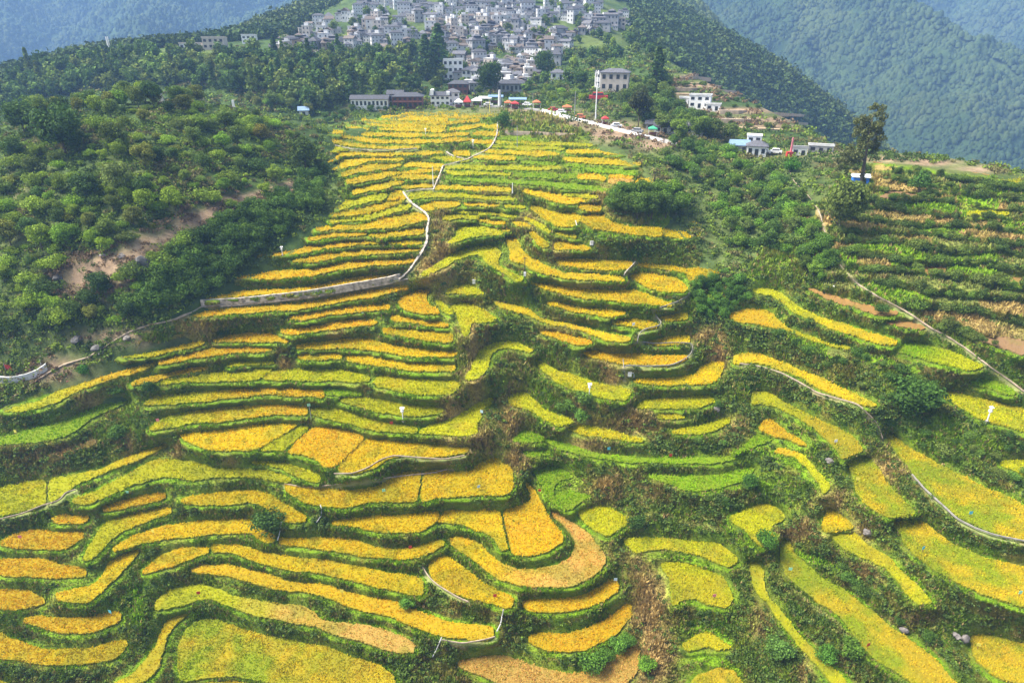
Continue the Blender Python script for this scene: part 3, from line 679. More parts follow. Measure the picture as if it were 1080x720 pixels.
def leaf_mat(name, trans=0.25, objvar=0.25, spec=.08):
    """leaves: per-leaf colour, a little per-plant variation, light passing through"""
    m, N, L, B = nodes(name)
    at = N.new('ShaderNodeAttribute'); at.attribute_name = 'Col'
    oi = N.new('ShaderNodeObjectInfo')
    mr = N.new('ShaderNodeMapRange'); mr.inputs['To Min'].default_value = 1 - objvar; mr.inputs['To Max'].default_value = 1 + objvar
    L.new(oi.outputs['Random'], mr.inputs['Value'])
    mx = N.new('ShaderNodeVectorMath'); mx.operation = 'MULTIPLY'
    L.new(at.outputs['Color'], mx.inputs[0])
    m2 = N.new('ShaderNodeVectorMath'); m2.operation = 'SCALE'; L.new(oi.outputs['Color'], m2.inputs[0]); L.new(mr.outputs['Result'], m2.inputs['Scale'])
    L.new(m2.outputs['Vector'], mx.inputs[1])
    L.new(mx.outputs['Vector'], B.inputs['Base Color'])
    B.inputs['Roughness'].default_value = .75; B.inputs['Specular IOR Level'].default_value = spec
    t = N.new('ShaderNodeBsdfTranslucent'); L.new(mx.outputs['Vector'], t.inputs['Color'])
    ms = N.new('ShaderNodeMixShader'); ms.inputs['Fac'].default_value = trans
    L.new(B.outputs['BSDF'], ms.inputs[1]); L.new(t.outputs['BSDF'], ms.inputs[2])
    L.new(ms.outputs['Shader'], N['Material Output'].inputs['Surface'])
    return m
M = dict(
 ground=attr_mat('hillside_ground', var=.35, scale=.55, bump=.5, bdist=.35),
 rice=leaf_mat('ripe_rice', .18, .06, .03), leaf=leaf_mat('leaves', .25, .22), grass=leaf_mat('bank_grass', .2, 0.0), wood_far=leaf_mat('far_leaves', .1, 0.0),
 bark=plain('bark', (.11, .085, .06), .9, .3, 3), stone=plain('pale_stone', (.38, .335, .275), .9, .65, 1.1), concrete=plain('weathered_concrete', (.25, .23, .195), .85, .25, 1.2),
 pale_rock=plain('pale_rock', (.17, .15, .135), .9, .4, 1.4), rock=plain('grey_rock', (.10, .095, .09), .9, .45, 1.1), pipe=plain('plastic_pipe', (.45, .44, .42), .6, .1), adobe=plain('adobe_wall', (.40, .30, .21), .9, .2, .4), tile3=plain('brown_roof_tiles', (.12, .095, .08), .8, .3, 1.3), dry_soil=plain('dry_soil', (.38, .285, .17), .95, .45, .45), cut_earth=plain('cut_earth', (.30, .20, .15), .95, .35, .35), dirt=plain('trodden_earth', (.36, .28, .20), .95, .25, 1.0), white=plain('white_paint', (.78, .77, .75), .6, .08, 2),
 lime=plain('whitewash', (.55, .545, .535), .85, .16, .5), cream=plain('cream_render', (.48, .42, .36), .85, .15, .5), grey=plain('cement_render', (.30, .30, .305), .85, .2, .4),
 tile=plain('dark_roof_tiles', (.050, .052, .064), .75, .3, 1.3), tile2=plain('grey_roof_tiles', (.095, .095, .108), .75, .3, 1.3), dark=plain('dark_opening', (.02, .022, .026), .4, .1),
 redwood=plain('red_timber', (.16, .055, .04), .7, .25, 1), red=plain('red_paint', (.46, .035, .03), .5, .12), blue=plain('blue_tarpaulin', (.03, .16, .62), .5, .12, 2), bluegrey=plain('blue_sheet_roof', (.18, .28, .42), .5, .15),
 orange=plain('orange_cloth', (.50, .15, .06), .8, .15), metal=plain('galvanised_steel', (.45, .46, .48), .4, .1, 3, .6), asphalt=plain('grey_road', (.24, .23, .22), .9, .15, .6),
 cyan=plain('cyan_board', (.10, .48, .60), .6, .08), pink=plain('pink_board', (.66, .20, .24), .6, .08), yellow=plain('yellow_board', (.80, .70, .10), .6, .08), mint=plain('mint_board', (.35, .75, .50), .6, .08), paleblue=plain('pale_blue_board', (.45, .62, .70), .6, .08),
 panel=plain('solar_panel', (.03, .035, .06), .25, .1), black=plain('black_metal', (.03, .03, .035), .5, .1), green=plain('green_awning', (.05, .35, .18), .6, .15),
)

# ---------------------------------------------------------------- what grows where on the banks: (u, v, ru, rv, weight)
DRY = [(682,640,22,45,1),(690,690,24,45,1),(672,600,14,25,.9),(500,392,12,42,1),(480,440,14,30,1),(494,345,10,28,.8),(508,462,26,18,.8),(540,445,16,26,.7),(548,482,18,14,.8),(466,262,12,42,.9),(452,285,14,14,.9),
 (668,446,34,13,1),(620,440,20,12,.7),(624,468,26,9,.8),(648,395,14,11,.8),(640,380,30,12,.5),(92,421,15,9,1),(132,468,9,9,.9),(40,478,45,18,.5),(204,346,20,14,.7),(878,524,16,13,1),(846,560,22,9,.9),(936,488,18,16,.9),(912,556,14,12,.8),
 (640,512,26,16,.8),(690,520,30,16,.5),(758,372,11,22,.9),(742,354,16,8,.8),(775,448,16,14,.6),(612,302,18,8,.6),(588,262,12,18,.5),(302,384,8,6,1),(186,474,8,6,.9),(244,484,8,6,.8),(545,415,10,30,.6),(355,350,12,8,.7),
 (560,235,14,12,.7),(470,118,30,4,.9),(585,128,30,14,.35),(640,205,22,14,.7),(760,270,30,12,.4),(596,348,26,10,.4),(700,190,20,12,.5),(612,425,14,10,.6),(520,205,18,12,.5),(915,600,16,10,.6),(960,650,20,12,.6),(850,705,10,20,.7),(800,660,14,20,.5),(640,580,14,10,.4),(30,340,60,18,.5),(110,360,40,14,.6),
 (1060,352,30,8,.7),(870,182,40,5,.8),(850,222,14,8,.7)]
LUSH = [(575,421,14,12,1),(592,470,34,12,.8),(600,515,34,36,1),(146,625,12,18,1),(470,612,14,9,.8),(752,655,26,22,1),(738,700,18,16,.9),(832,492,18,10,.9),(440,391,16,6,.9),(560,300,14,10,.6),(540,325,12,8,.5),(880,655,26,9,.6),
 (760,270,18,16,.3),(795,305,30,14,.5),(460,300,14,10,.5),(640,300,10,8,.5),(560,500,60,40,.3),(700,545,90,40,.35),(160,520,90,90,.25),(320,100,60,20,.3),(950,470,60,20,.4),(1000,360,80,16,.4)]
DARK = [(830,345,80,30,.9),(790,460,60,50,.55),(900,440,60,30,.7),(880,600,90,80,.5),(960,560,60,60,.4),(700,520,60,40,.6),(760,540,40,30,.6),(690,260,60,14,.8),(30,440,60,20,.5),(60,480,60,26,.7),(250,660,60,40,.5),
 (640,250,30,20,.6),(250,240,90,50,.8),(560,350,40,30,.4),(20,560,60,20,.4),(100,680,80,30,.4),(420,680,60,30,.5),(800,390,60,40,.8),(1020,560,60,60,.5),(820,680,60,50,.5)]
def blob(L, u, v):
    s = np.zeros(np.shape(u))
    for cu, cv, ru, rv, w in L:
        s = np.maximum(s, w * np.exp(-(((u - cu) / ru) ** 2 + ((v - cv) / rv) ** 2)))
    return s
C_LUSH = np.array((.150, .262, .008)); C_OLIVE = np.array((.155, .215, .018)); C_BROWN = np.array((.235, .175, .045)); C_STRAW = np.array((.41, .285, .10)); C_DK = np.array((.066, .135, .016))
def cover(u, v, x, y):
    """colour of the plants covering a bank, with shade painted into riser and foot"""
    fu, fv = (u - U0) / DS, (v - V0) / DS
    d = bil(DISTM, fu, fv); ab = bil(ABOVE, fu, fv)
    n1 = fbm(x / 5.0, y / 5.0, 3); n2 = fbm(x / 2.0 + 40, y / 2.0 + 11, 3); n3 = vnoise(x / 9.0 + 5, y / 9.0 + 71)
    dry = blob(DRY, u, v); lush = blob(LUSH, u, v); dk = blob(DARK, u, v)
    def mixc(c, t, k): return c * (1 - k[..., None]) + t * k[..., None]
    c = np.broadcast_to(C_OLIVE, np.shape(u) + (3,)).copy()
    c = mixc(c, C_BROWN, smooth(n1, .47, .68) * .60)
    c = mixc(c, C_DK, np.clip(smooth(n2, .46, .62) * (.45 + dk), 0, 1))
    c = mixc(c, C_LUSH, np.clip(np.maximum(lush * (.5 + n1), .45 * smooth(n3, .62, .78)), 0, 1))
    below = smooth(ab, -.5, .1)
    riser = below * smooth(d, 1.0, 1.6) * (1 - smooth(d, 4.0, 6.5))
    c = mixc(c, np.where((n2 > .5)[..., None], C_BROWN * .7, C_DK * 1.2), riser * (.30 + .45 * n1))  # rough brown and dark riser plants, darkened further for the shaded face
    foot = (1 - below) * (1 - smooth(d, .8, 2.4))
    c = mixc(c, C_OLIVE * .75, foot * .7)  # shadow at the riser foot painted as darker olive
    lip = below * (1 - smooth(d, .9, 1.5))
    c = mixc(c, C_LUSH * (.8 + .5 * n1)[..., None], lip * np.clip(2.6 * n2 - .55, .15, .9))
    le = bil(LEDGEM, fu, fv); lk = _lk[np.clip((fv + .5).astype(int), 0, NV - 1), np.clip((fu + .5).astype(int), 0, NU - 1)]
    lc = np.where((lk == 0)[..., None], C_STRAW * (.7 + .5 * n2)[..., None], np.where((lk == 1)[..., None], C_LUSH * 1.15, np.array((.19, .21, .05))))
    c = mixc(c, lc, np.where(lk < 9, le * (.55 + .5 * n1), 0))
    dk = dk * (1 - .8 * le)
    c = mixc(c, C_STRAW * (.65 + .7 * n2)[..., None], np.clip(dry * (.35 + 1.2 * n1), 0, 1))
    return c, d, dry, lush, dk
# ---------------------------------------------------------------- ground sheet: near slopes, village hill, valleys and mountains
def on_zone(u, v):
    """how deep (survey cells) a photograph coordinate lies inside the terraced zone"""
    ok = (u > U0) & (u < U1) & (v > V0) & (v < V1)
    return np.where(ok, bil(DZ_IN, (u - U0) / DS, (v - V0) / DS), 0.0)
def base_z(x, y):
    z = height(x, y)
    u, v, t = project(x, y, z)
    k = np.where(t > 5, on_zone(u, v), 0.0)
    ts = np.where((u > U0) & (u < U1) & (v > V0) & (v < V1), SMP(u, v), 1e9)
    k = np.where(np.abs(ts - t) < 40, k, 0)
    return z - 14 * smooth(k, 1.5, 30)
def wild_colour(X, Y, far):
    n1 = fbm(X / 60, Y / 60, 4); n2 = fbm(X / 9, Y / 9, 3); n3 = fbm(X / 240 + 7, Y / 240 + 3, 3)
    c = np.empty(X.shape + (3,)); c[:] = (.055, .090, .022)
    k = smooth(n1, .42, .62)[..., None]; c = c * (1 - k) + np.array((.095, .125, .034)) * k
    k = (smooth(n3, .50, .64) * .75 * far)[..., None]; c = c * (1 - k) + np.array((.085, .125, .034)) * k
    k = (smooth(n2, .50, .66) * .6)[..., None]; c = c * (1 - k) + np.array((.032, .060, .017)) * k
    haze_dark = smooth(np.hypot(X, Y), 820, 1050)[..., None]          # haze painted in: far forest darkened and cooled so the blue veil dominates
    return c * (1 - haze_dark) + (c * .60 + np.array((.004, .010, .010))) * haze_dark
TRACK = np.array([(306,195),(285,201),(268,206),(250,211),(234,217),(218,224),(203,233),(190,241),(176,250),(160,258),(146,265),(132,272),(112,284),(92,292)], float)
def track(u, v):
    d = np.full(np.shape(u), 99.0)
    for (a, b), (c, e) in zip(TRACK[:-1], TRACK[1:]):
        s_ = np.clip(((u - a) * (c - a) + (v - b) * (e - b)) / ((c - a) ** 2 + (e - b) ** 2), 0, 1)
        d = np.minimum(d, np.hypot(u - a - s_ * (c - a), v - b - s_ * (e - b)))
    w_ = 3.6 + 5.5 * smooth(-np.asarray(u, float), -230, -120)
    return 1.3 * np.exp(-(d / w_) ** 2)
def build_ground():
    az = np.radians(np.linspace(-62, 62, 640)); rr = np.concatenate([np.geomspace(16, 900, 460), np.geomspace(912, 3700, 190)])
    A, R = np.meshgrid(az, rr)
    X = R * np.sin(A); Y = R * np.cos(A) - 10
    Z = np.empty_like(X)
    for j in range(0, len(rr), 40): Z[j:j + 40] = base_z(X[j:j + 40], Y[j:j + 40])
    far = smooth(R, 450, 800)
    Z += far * (6.0 * (fbm(X / 13.0, Y / 13.0, 2) - .5) + 10 * (fbm(X / 34.0 + 9, Y / 34.0, 3) - .5))
    n2 = fbm(X / 9, Y / 9, 3)
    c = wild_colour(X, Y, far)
    # bare earth on the knoll, the road bank and the little terraces by the houses
    U, V, T = project(X, Y, Z); vis = (R < 430) & (T > 5)
    bare = np.where(vis, np.maximum(blob([(95,292,38,20,1.2),(165,255,26,9,1.3),(215,232,40,8,1.4),(265,212,34,6,1.4),(120,276,30,9,1.2),(62,388,24,9,1.2),(50,395,40,8,.9),(130,355,50,7,.8),(645,140,40,9,1.3),(690,152,20,6,1.1),(600,128,30,6,.8),(800,117,56,3,1.2),(805,126,50,3,1.2),(800,133,50,2.5,1),(745,90,40,3,1.0),(740,102,30,3,.9),(738,80,20,2,.8),(850,160,40,5,.8),(420,112,60,4,.5),(560,118,60,5,.6),(15,215,14,30,.5),(935,168,28,3.5,1.2),(985,171,34,3.5,1.2),(1035,178,26,4,1.2),(880,170,20,4,.9)], U, V), track(U, V)), 0)
    bare = np.clip(bare * (.35 + 1.3 * n2), 0, 1)[..., None]
    c = c * (1 - bare) + np.array((.27, .19, .12)) * bare
    nv, nu = X.shape
    i = np.arange(nv * nu).reshape(nv, nu)
    F = np.stack([i[:-1, :-1], i[:-1, 1:], i[1:, 1:], i[1:, :-1]], -1).reshape(-1, 4)
    o = link('ground', mesh_np('ground', np.stack([X, Y, Z], -1).reshape(-1, 3), [F], c.reshape(-1, 3), [M['ground']], smooth_=True))
    tag(o, kind='structure')
build_ground()

# paths and channels: (name, width m, material, stations in photograph coordinates)
PATHS = [
 ('stepped_path', .38, 'stone', [(526,124),(524,134),(525,141),(521,149),(518,155),(510,160),(500,164),(493,168)]),
 ('stepped_path', .38, 'stone', [(467,175),(465,181),(462,188),(459,195),(457,200)]),
 ('stepped_path', .34, 'stone', [(471,160),(476,164),(484,166),(493,168)]),
 ('stepped_path', .3, 'stone', [(457,199),(446,199.5),(436,200.5),(428,202)]),
 ('stepped_path', .3, 'stone', [(493,168),(482,171),(474,173),(467,175)]),
 ('rough_stone_path', .55, 'stone', [(425,202),(428,207),(434,214),(441,219),(449,224),(453,230),(450,242),(451,252),(447,262),(441,271),(435,280),(429,288),(421,294)]),
 ('field_path', .8, 'concrete', [(430,294),(405,299),(380,303),(350,308),(320,312),(290,316),(260,319),(230,321),(212,323),(201,329)]),
 ('dirt_path', .8, 'dirt', [(201,329),(186,336),(170,340),(155,343),(140,348),(125,356),(108,367),(92,377),(70,383),(52,392),(36,402),(24,412),(10,420),(-20,428)]),
 ('hillside_dirt_path', .26, 'dirt', [(829,172),(836,190),(843,197),(852,206),(860,216),(866,228),(868,240),(873,252),(878,266),(890,285),(905,300),(925,312),(945,322),(962,332),(975,341),(984,347)]),
 ('hillside_dirt_path', .26, 'dirt', [(984,347),(995,352),(1008,360),(1020,368),(1032,377),(1046,388),(1058,396),(1068,403),(1078,411),(1100,425)]),
 ('concrete_channel', .15, 'concrete', [(657,378),(659,398),(658,385),(680,386),(708,385),(722,379),(730,372),(731,362),(718,361),(690,362),(676,360)]),
 ('concrete_channel', .15, 'concrete', [(672,361),(674,350),(682,346),(694,344),(699,340),(692,334),(690,326),(703,322),(715,318),(727,311),(727,307)]),
 ('concrete_channel', .15, 'stone', [(658,290),(660,286),(666,281),(670,276)]),
 ('pale_stone_channel', .3, 'stone', [(344,150),(356,154),(370,157),(390,158),(415,158),(440,156.5)]),
 ('concrete_channel', .22, 'concrete', [(962,500),(975,515),(994,532),(1010,547),(1030,557),(1050,564),(1080,570),(1110,574)]),
 ('field_ditch', .12, 'dirt', [(446,598),(452,608),(461,616),(472,623),(484,630),(494,634)]),
 ('field_ditch', .12, 'dirt', [(465,674),(476,676),(488,678),(500,676),(512,674),(522,671)]),
 ('footpath', .18, 'dirt', [(780,383),(800,386),(822,392),(842,402),(862,414),(884,420),(905,426),(918,438),(926,447),(931,462)]),
 ('footpath', .14, 'dirt', [(300,510),(318,513),(333,513),(350,511),(380,507),(420,502),(460,498),(476,493)]),
 ('footpath', .14, 'dirt', [(352,499),(372,499),(388,493),(402,484),(415,480),(440,482),(470,484),(490,480)]),
 ('footpath', .14, 'dirt', [(0,547),(24,541),(46,532),(64,527),(68,519),(80,516)]),
]
PATHMASK = np.zeros((NV, NU))
for nm, w, mt, pts in PATHS:
    for (a, b), (c, d) in zip(pts[:-1], pts[1:]):
        n = int(max(abs(c - a), abs(d - b)) * 1.5) + 2
        for s in np.linspace(0, 1, n):
            u, v = a + (c - a) * s, b + (d - b) * s
            t = float(SMP(u, v)); rw = w * .45 * FPX / t
            i0, i1 = int((u - rw - U0) / DS), int((u + rw - U0) / DS) + 1
            j0, j1 = int((v - rw * .6 - V0) / DS), int((v + rw * .6 - V0) / DS) + 1
            PATHMASK[max(j0, 0):max(j1 + 1, 0), max(i0, 0):max(i1 + 1, 0)] = 1
on_path = lambda u, v: bil(PATHMASK, (u - U0) / DS, (v - V0) / DS)

def zone_offset(u, v, x, y):
    """height of the soil and litter below / above the surveyed surface"""
    d = bil(DISTM, (u - U0) / DS, (v - V0) / DS)
    off = -.58 + .58 * smooth(d, 2.5, 7)
    rough = smooth(d, 1.0, 2.6) * (1 - on_path(u, v))
    return off + rough * (1.2 * (fbm(x / 2.3, y / 2.3, 3) - .45) + .6 * (vnoise(x / .8, y / .8) - .5)) + .12 * (vnoise(x / .5, y / .5) - .5)
def build_terraces():
    S = 1.5
    u = np.arange(U0, U1 + .1, S); v = np.arange(V0, V1 + .1, S)
    U, V = np.meshgrid(u, v)
    X, Y, Z = surf(U, V)
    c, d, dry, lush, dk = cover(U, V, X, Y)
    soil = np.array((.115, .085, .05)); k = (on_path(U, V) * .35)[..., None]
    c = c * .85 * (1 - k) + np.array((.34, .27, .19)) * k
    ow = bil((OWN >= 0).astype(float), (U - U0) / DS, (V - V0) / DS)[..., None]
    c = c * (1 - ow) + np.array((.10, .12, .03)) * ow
    dz = on_zone(U, V)
    Zo = Z + zone_offset(U, V, X, Y) * smooth(dz, 2, 10) - 1.2 * (1 - smooth(dz, 0, 4))
    ins = dz > 0
    nv, nu = U.shape
    i = np.arange(nv * nu).reshape(nv, nu)
    F = np.stack([i[:-1, :-1], i[1:, :-1], i[1:, 1:], i[:-1, 1:]], -1)
    keep = ins[:-1, :-1] & ins[1:, :-1] & ins[1:, 1:] & ins[:-1, 1:]
    T = SMP(U, V); jump = np.maximum.reduce([np.abs(T[:-1, :-1] - T[1:, :-1]), np.abs(T[1:, 1:] - T[:-1, 1:])]) > 14
    F = F[keep & ~jump].reshape(-1, 4)
    used = np.zeros(nv * nu, bool); used[F.ravel()] = True
    remap = np.cumsum(used) - 1
    P = np.stack([X, Y, Zo], -1).reshape(-1, 3)[used]
    o = link('terrace_ground', mesh_np('terrace_ground', P, [remap[F]], c.reshape(-1, 3)[used], [M['ground']], smooth_=True))
    tag(o, kind='structure')
build_terraces()

def strip(name, pts, w, mat, lift=.10, th=.25):
    # resample, then lay a slab that follows the surveyed surface
    P = []
    for (a, b), (c, d) in zip(pts[:-1], pts[1:]):
        n = max(2, int(math.hypot(c - a, d - b) / 3))
        for k in range(n): P.append((a + (c - a) * k / n, b + (d - b) * k / n))
    P.append(pts[-1])
    P = np.array(P, float); x, y, z = surf(P[:, 0], P[:, 1])
    Q = np.stack([x, y, z], -1)
    for _ in range(2): Q[1:-1] = (Q[:-2] + 2 * Q[1:-1] + Q[2:]) / 4
    d = np.gradient(Q[:, :2], axis=0); d /= np.linalg.norm(d, axis=1, keepdims=True) + 1e-9
    nrm = np.stack([-d[:, 1], d[:, 0]], -1)
    jw = w / 2 * (1 + .7 * (RNG.random((len(Q), 1)) - .5))
    L = Q.copy(); R = Q.copy(); L[:, :2] += nrm * jw; R[:, :2] -= nrm * jw
    V = []; F = []
    for k in range(len(Q)):
        zz = lift + .03 * random.random()
        V += [(L[k, 0], L[k, 1], L[k, 2] + zz), (R[k, 0], R[k, 1], R[k, 2] + zz), (R[k, 0], R[k, 1], R[k, 2] + zz - th), (L[k, 0], L[k, 1], L[k, 2] + zz - th)]
    for k in range(len(Q) - 1):
        a = 4 * k; b = a + 4
        F += [(a, a + 1, b + 1, b), (a + 1, a + 2, b + 2, b + 1), (a + 2, a + 3, b + 3, b + 2), (a + 3, a, b, b + 3)]
    F += [(0, 3, 2, 1), (4 * len(Q) - 4, 4 * len(Q) - 3, 4 * len(Q) - 2, 4 * len(Q) - 1)]
    o = link(name, mesh_np(name, np.array(V), [np.array(F)], None, [mat]))
    tag(o, kind='structure')
    return o
for nm, w, mt, pts in PATHS:
    strip(nm, pts, w, M[mt])
# ---------------------------------------------------------------- rice plots: one object each, levelled, with a standing crop
PAL = {'Y': (.71, .505, .005), 'O': (.73, .465, .008), 'P': (.72, .43, .110), 'L': (.52, .52, .005), 'G': (.21, .38, .006), 'M': (.44, .40, .016), 'D': (.46, .25, .07), 'B': (.40, .23, .12)}
ADJ = {'Y': 'golden', 'O': 'orange-gold', 'P': 'straw-pale', 'L': 'yellow-green', 'G': 'bright green', 'M': 'mottled green and gold', 'D': 'dry orange-brown', 'B': 'bare brown'}
NAME = {'D': ('dry_field', 'dry field'), 'B': ('fallow_field', 'fallow field')}
def blades(P, size, col, rng, per=3):
    """upright leaf triangles: P (n,3) bases, size (n), col (n,3)"""
    n = len(P) * per
    B = np.repeat(P, per, 0); s = np.repeat(size, per); c = np.repeat(col, per, 0)
    a = rng.random(n) * 2 * np.pi; ca, sa = np.cos(a), np.sin(a)
    B = B.copy(); B[:, 0] += (rng.random(n) - .5) * s * .5; B[:, 1] += (rng.random(n) - .5) * s * .5
    w = s * (.22 + .16 * rng.random(n)); h = s * (.6 + .5 * rng.random(n)); ln = s * (.1 + .6 * rng.random(n))
    L = B + np.stack([ca * w, sa * w, -.1 * s], -1); R = B + np.stack([-ca * w, -sa * w, -.1 * s], -1)
    T = B + np.stack([-sa * ln, ca * ln, h], -1)
    V = np.stack([L, R, T], 1).reshape(-1, 3)
    F = np.arange(3 * n).reshape(-1, 3)
    c = c * (.86 + .28 * rng.random((n, 1)))
    return V, F, np.repeat(c, 3, 0)
def build_plot(i, code, poly, lab):
    rng = np.random.default_rng(100 + i)
    c0, c1 = (code.split('>') + [None])[:2] if '>' in code else (code, None)
    dryf = c0 in 'DB'
    # outline densified, slightly ragged
    B = []
    for a, b in zip(poly, np.roll(poly, -1, 0)):
        n = max(1, int(np.hypot(*(b - a)) / 1.6))
        for k in range(n): B.append(a + (b - a) * k / n)
    B = np.array(B); B += (rng.random(B.shape) - .5) * 1.3
    lo, hi = B.min(0), B.max(0); sp = 2.6
    g = np.stack(np.meshgrid(np.arange(lo[0], hi[0], sp), np.arange(lo[1], hi[1], sp)), -1).reshape(-1, 2)
    g = g + (rng.random(g.shape) - .5) * sp * .7
    if len(g): g = g[inside(poly, g[:, 0], g[:, 1])]
    pts = np.vstack([B, g]) if len(g) else B
    nb = len(B)
    vo, _, fo, ov, _, _ = delaunay_2d_cdt([Vector(p) for p in pts], [], [list(range(nb))], 1, 1e-4)
    if not fo: return None
    Q = np.array([(p.x, p.y) for p in vo])
    isb = np.array([any(k < nb for k in o) if o else True for o in ov])
    tri = np.array([f for f in fo if len(f) == 3])
    x, y, z = surf(Q[:, 0], Q[:, 1])
    thick = .18 if dryf else .62
    if dryf: z = z - .30
    gz = vnoise(x / 1.1, y / 1.1) * .10 + rng.random(len(x)) * .08
    ztop = z - (.26 if not dryf else .04) + gz
    p0 = np.array(PAL[c0]); p1 = np.array(PAL[c1]) if c1 else None
    span = max(hi[0] - lo[0], 1); vspan = max(hi[1] - lo[1], 1)
    tone = .90 + .2 * rng.random(); hue = rng.random()
    def palette(u, v, x, y):
        c = np.broadcast_to(p0, (len(u), 3)).copy()
        if p1 is not None:
            q = (u - lo[0]) / span if span > vspan * .9 else (v - lo[1]) / vspan
            k = smooth(q + .25 * (fbm(x / 4, y / 4, 2) - .5), .2, .75)[:, None]
            c = c * (1 - k) + p1 * k
        f = fbm(x / 3.2 + i, y / 3.2, 3)
        if c0 == 'M':
            k = smooth(fbm(x / 5.5 + i * 3, y / 5.5, 3) + .25 * (vnoise(x / 1.2, y / 1.2) - .5) + .25 * ((u - lo[0]) / span - .5), .30, .66)[:, None]
            c = np.array((.32, .40, .012)) * (1 - k) + np.array((.62, .46, .016)) * k
        grn = {'Y': .42, 'O': .18, 'P': .1, 'L': .45, 'G': .3, 'M': .35, 'D': .35, 'B': .3}[c0]
        k = (smooth(f, .50, .68) * grn)[:, None]
        c = c * (1 - k) + np.array((.22, .27, .02)) * k
        k = (smooth(fbm(x / 5 + 50, y / 5 + i, 2), .55, .72) * .20 * (c0 not in 'GDB'))[:, None]
        c = c * (1 - k) + np.array((.72, .36, .03)) * k
        return c * tone * np.array((.97 + .06 * hue, 1.0, 1.0))
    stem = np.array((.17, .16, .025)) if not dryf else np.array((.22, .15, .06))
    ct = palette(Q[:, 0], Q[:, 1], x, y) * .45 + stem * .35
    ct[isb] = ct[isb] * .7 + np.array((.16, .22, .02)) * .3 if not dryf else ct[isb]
    V = [np.stack([x, y, ztop], -1)]; C = [ct]; F3 = [tri]; F4 = []
    # sides of the standing crop, from the boundary edges of the triangulation
    e = np.sort(np.concatenate([tri[:, [0, 1]], tri[:, [1, 2]], tri[:, [2, 0]]]), 1)
    ue, cnt = np.unique(e, axis=0, return_counts=True); be = ue[cnt == 1]
    bv = np.unique(be); mp = {k: q + len(Q) for q, k in enumerate(bv)}
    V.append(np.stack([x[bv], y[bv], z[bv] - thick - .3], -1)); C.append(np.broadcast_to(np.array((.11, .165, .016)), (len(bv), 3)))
    F4 = np.array([[a, b, mp[b], mp[a]] for a, b in be])
    nv = len(Q) + len(bv)
    # ears and leaves
    area = abs(np.dot(poly[:, 0], np.roll(poly[:, 1], 1)) - np.dot(poly[:, 1], np.roll(poly[:, 0], 1))) / 2
    n = int(area / 1.15); m = int(n * 1.0)
    s = lo + rng.random((int(n * 2.6) + 60, 2)) * (hi - lo)
    s = s[inside(poly, s[:, 0], s[:, 1])][:n]
    bx, by, bz = surf(s[:, 0], s[:, 1]); tt = SMP(s[:, 0], s[:, 1])
    if dryf: bz = bz - .35
    size = np.clip(tt / 720 * (2.15 - .5 * smooth(tt, 150, 240)), .28, .8) * (.75 + .5 * rng.random(len(tt))) * (.45 if dryf else 1)
    col = palette(s[:, 0], s[:, 1], bx, by)
    gk = rng.random(len(s)) < (.07 if c0 in 'YO' else .12)
    col[gk] = np.array((.16, .20, .015)) if not dryf else np.array((.12, .16, .03))
    rr = rng.random(len(s)); hot = rr < .09
    if not dryf and c0 != 'G': col[hot] = col[hot] * .65 + np.array((.66, .30, .03)) * .35
    Pb = np.stack([bx, by, bz - .30], -1)
    bV, bF, bC = blades(Pb, size, col, rng)
    V.append(bV); C.append(bC)
    F3.append(bF + nv)
    me = mesh_np('rice_plot', np.vstack(V), [np.vstack(F3), F4], np.vstack(C), [M['rice']])
    nm, cat = NAME.get(c0, ('rice_plot', 'rice plot'))
    o = link(nm, me)
    adj = ADJ[c0]
    if c1: adj = ADJ[c0] + ' to ' + ADJ[c1]
    tag(o, adj + ' ' + lab, cat, 'rice plots on the terraces' if cat == 'rice plot' else 'dry fields on the right slope')
    return o
for i, (c, p, lab) in enumerate(FIELDS):
    build_plot(i, c, p, lab)
print('plots done', round(time.time() - T_START, 1))
# ---------------------------------------------------------------- wild grass and scrub of the banks (ground cover)
def base_hit(u, v):
    """point of the bare ground for a photograph coordinate (arrays allowed)"""
    u = np.atleast_1d(np.asarray(u, float)); v = np.atleast_1d(np.asarray(v, float))
    t = first_hit(u, v); a, dy, dz = ray(u, v)
    return np.stack([t * a, t * dy, t * dz + CZ], -1), t
def ground_pt(u, v):
    k = on_zone(np.asarray(u, float), np.asarray(v, float))
    if float(k) > 1.5:
        x, y, z = surf(u, v); return Vector((float(x), float(y), float(z))), float(SMP(u, v))
    p, t = base_hit(u, v); return Vector(p[0]), float(t[0])
def leaf_quads(P, Nrm, size, rng):
    n = len(P)
    r = rng.normal(size=(n, 3)); Nn = Nrm + r * .55; Nn /= np.linalg.norm(Nn, axis=1, keepdims=True) + 1e-9
    q = rng.normal(size=(n, 3)); A = np.cross(Nn, q); A /= np.linalg.norm(A, axis=1, keepdims=True) + 1e-9
    B = np.cross(Nn, A); s = (size * (.6 + .8 * rng.random(n)))[:, None]
    V = np.stack([P - A * s * .5, P + B * s * .36 + Nn * s * .1, P + A * s * .5, P - B * s * .36 + Nn * s * .1], 1).reshape(-1, 3)
    return V, np.arange(4 * n).reshape(-1, 4)
def zone_samples(n, margin=150):
    u = RNG.uniform(-margin, 1080 + margin, n); v = RNG.uniform(108, 720 + margin, n)
    k = on_zone(u, v)
    ow = OWN[np.clip(((v - V0) / DS + .5).astype(int), 0, NV - 1), np.clip(((u - U0) / DS + .5).astype(int), 0, NU - 1)]
    ok = (k > 3) & (ow < 0) & (on_path(u, v) < .85)
    return u[ok], v[ok]
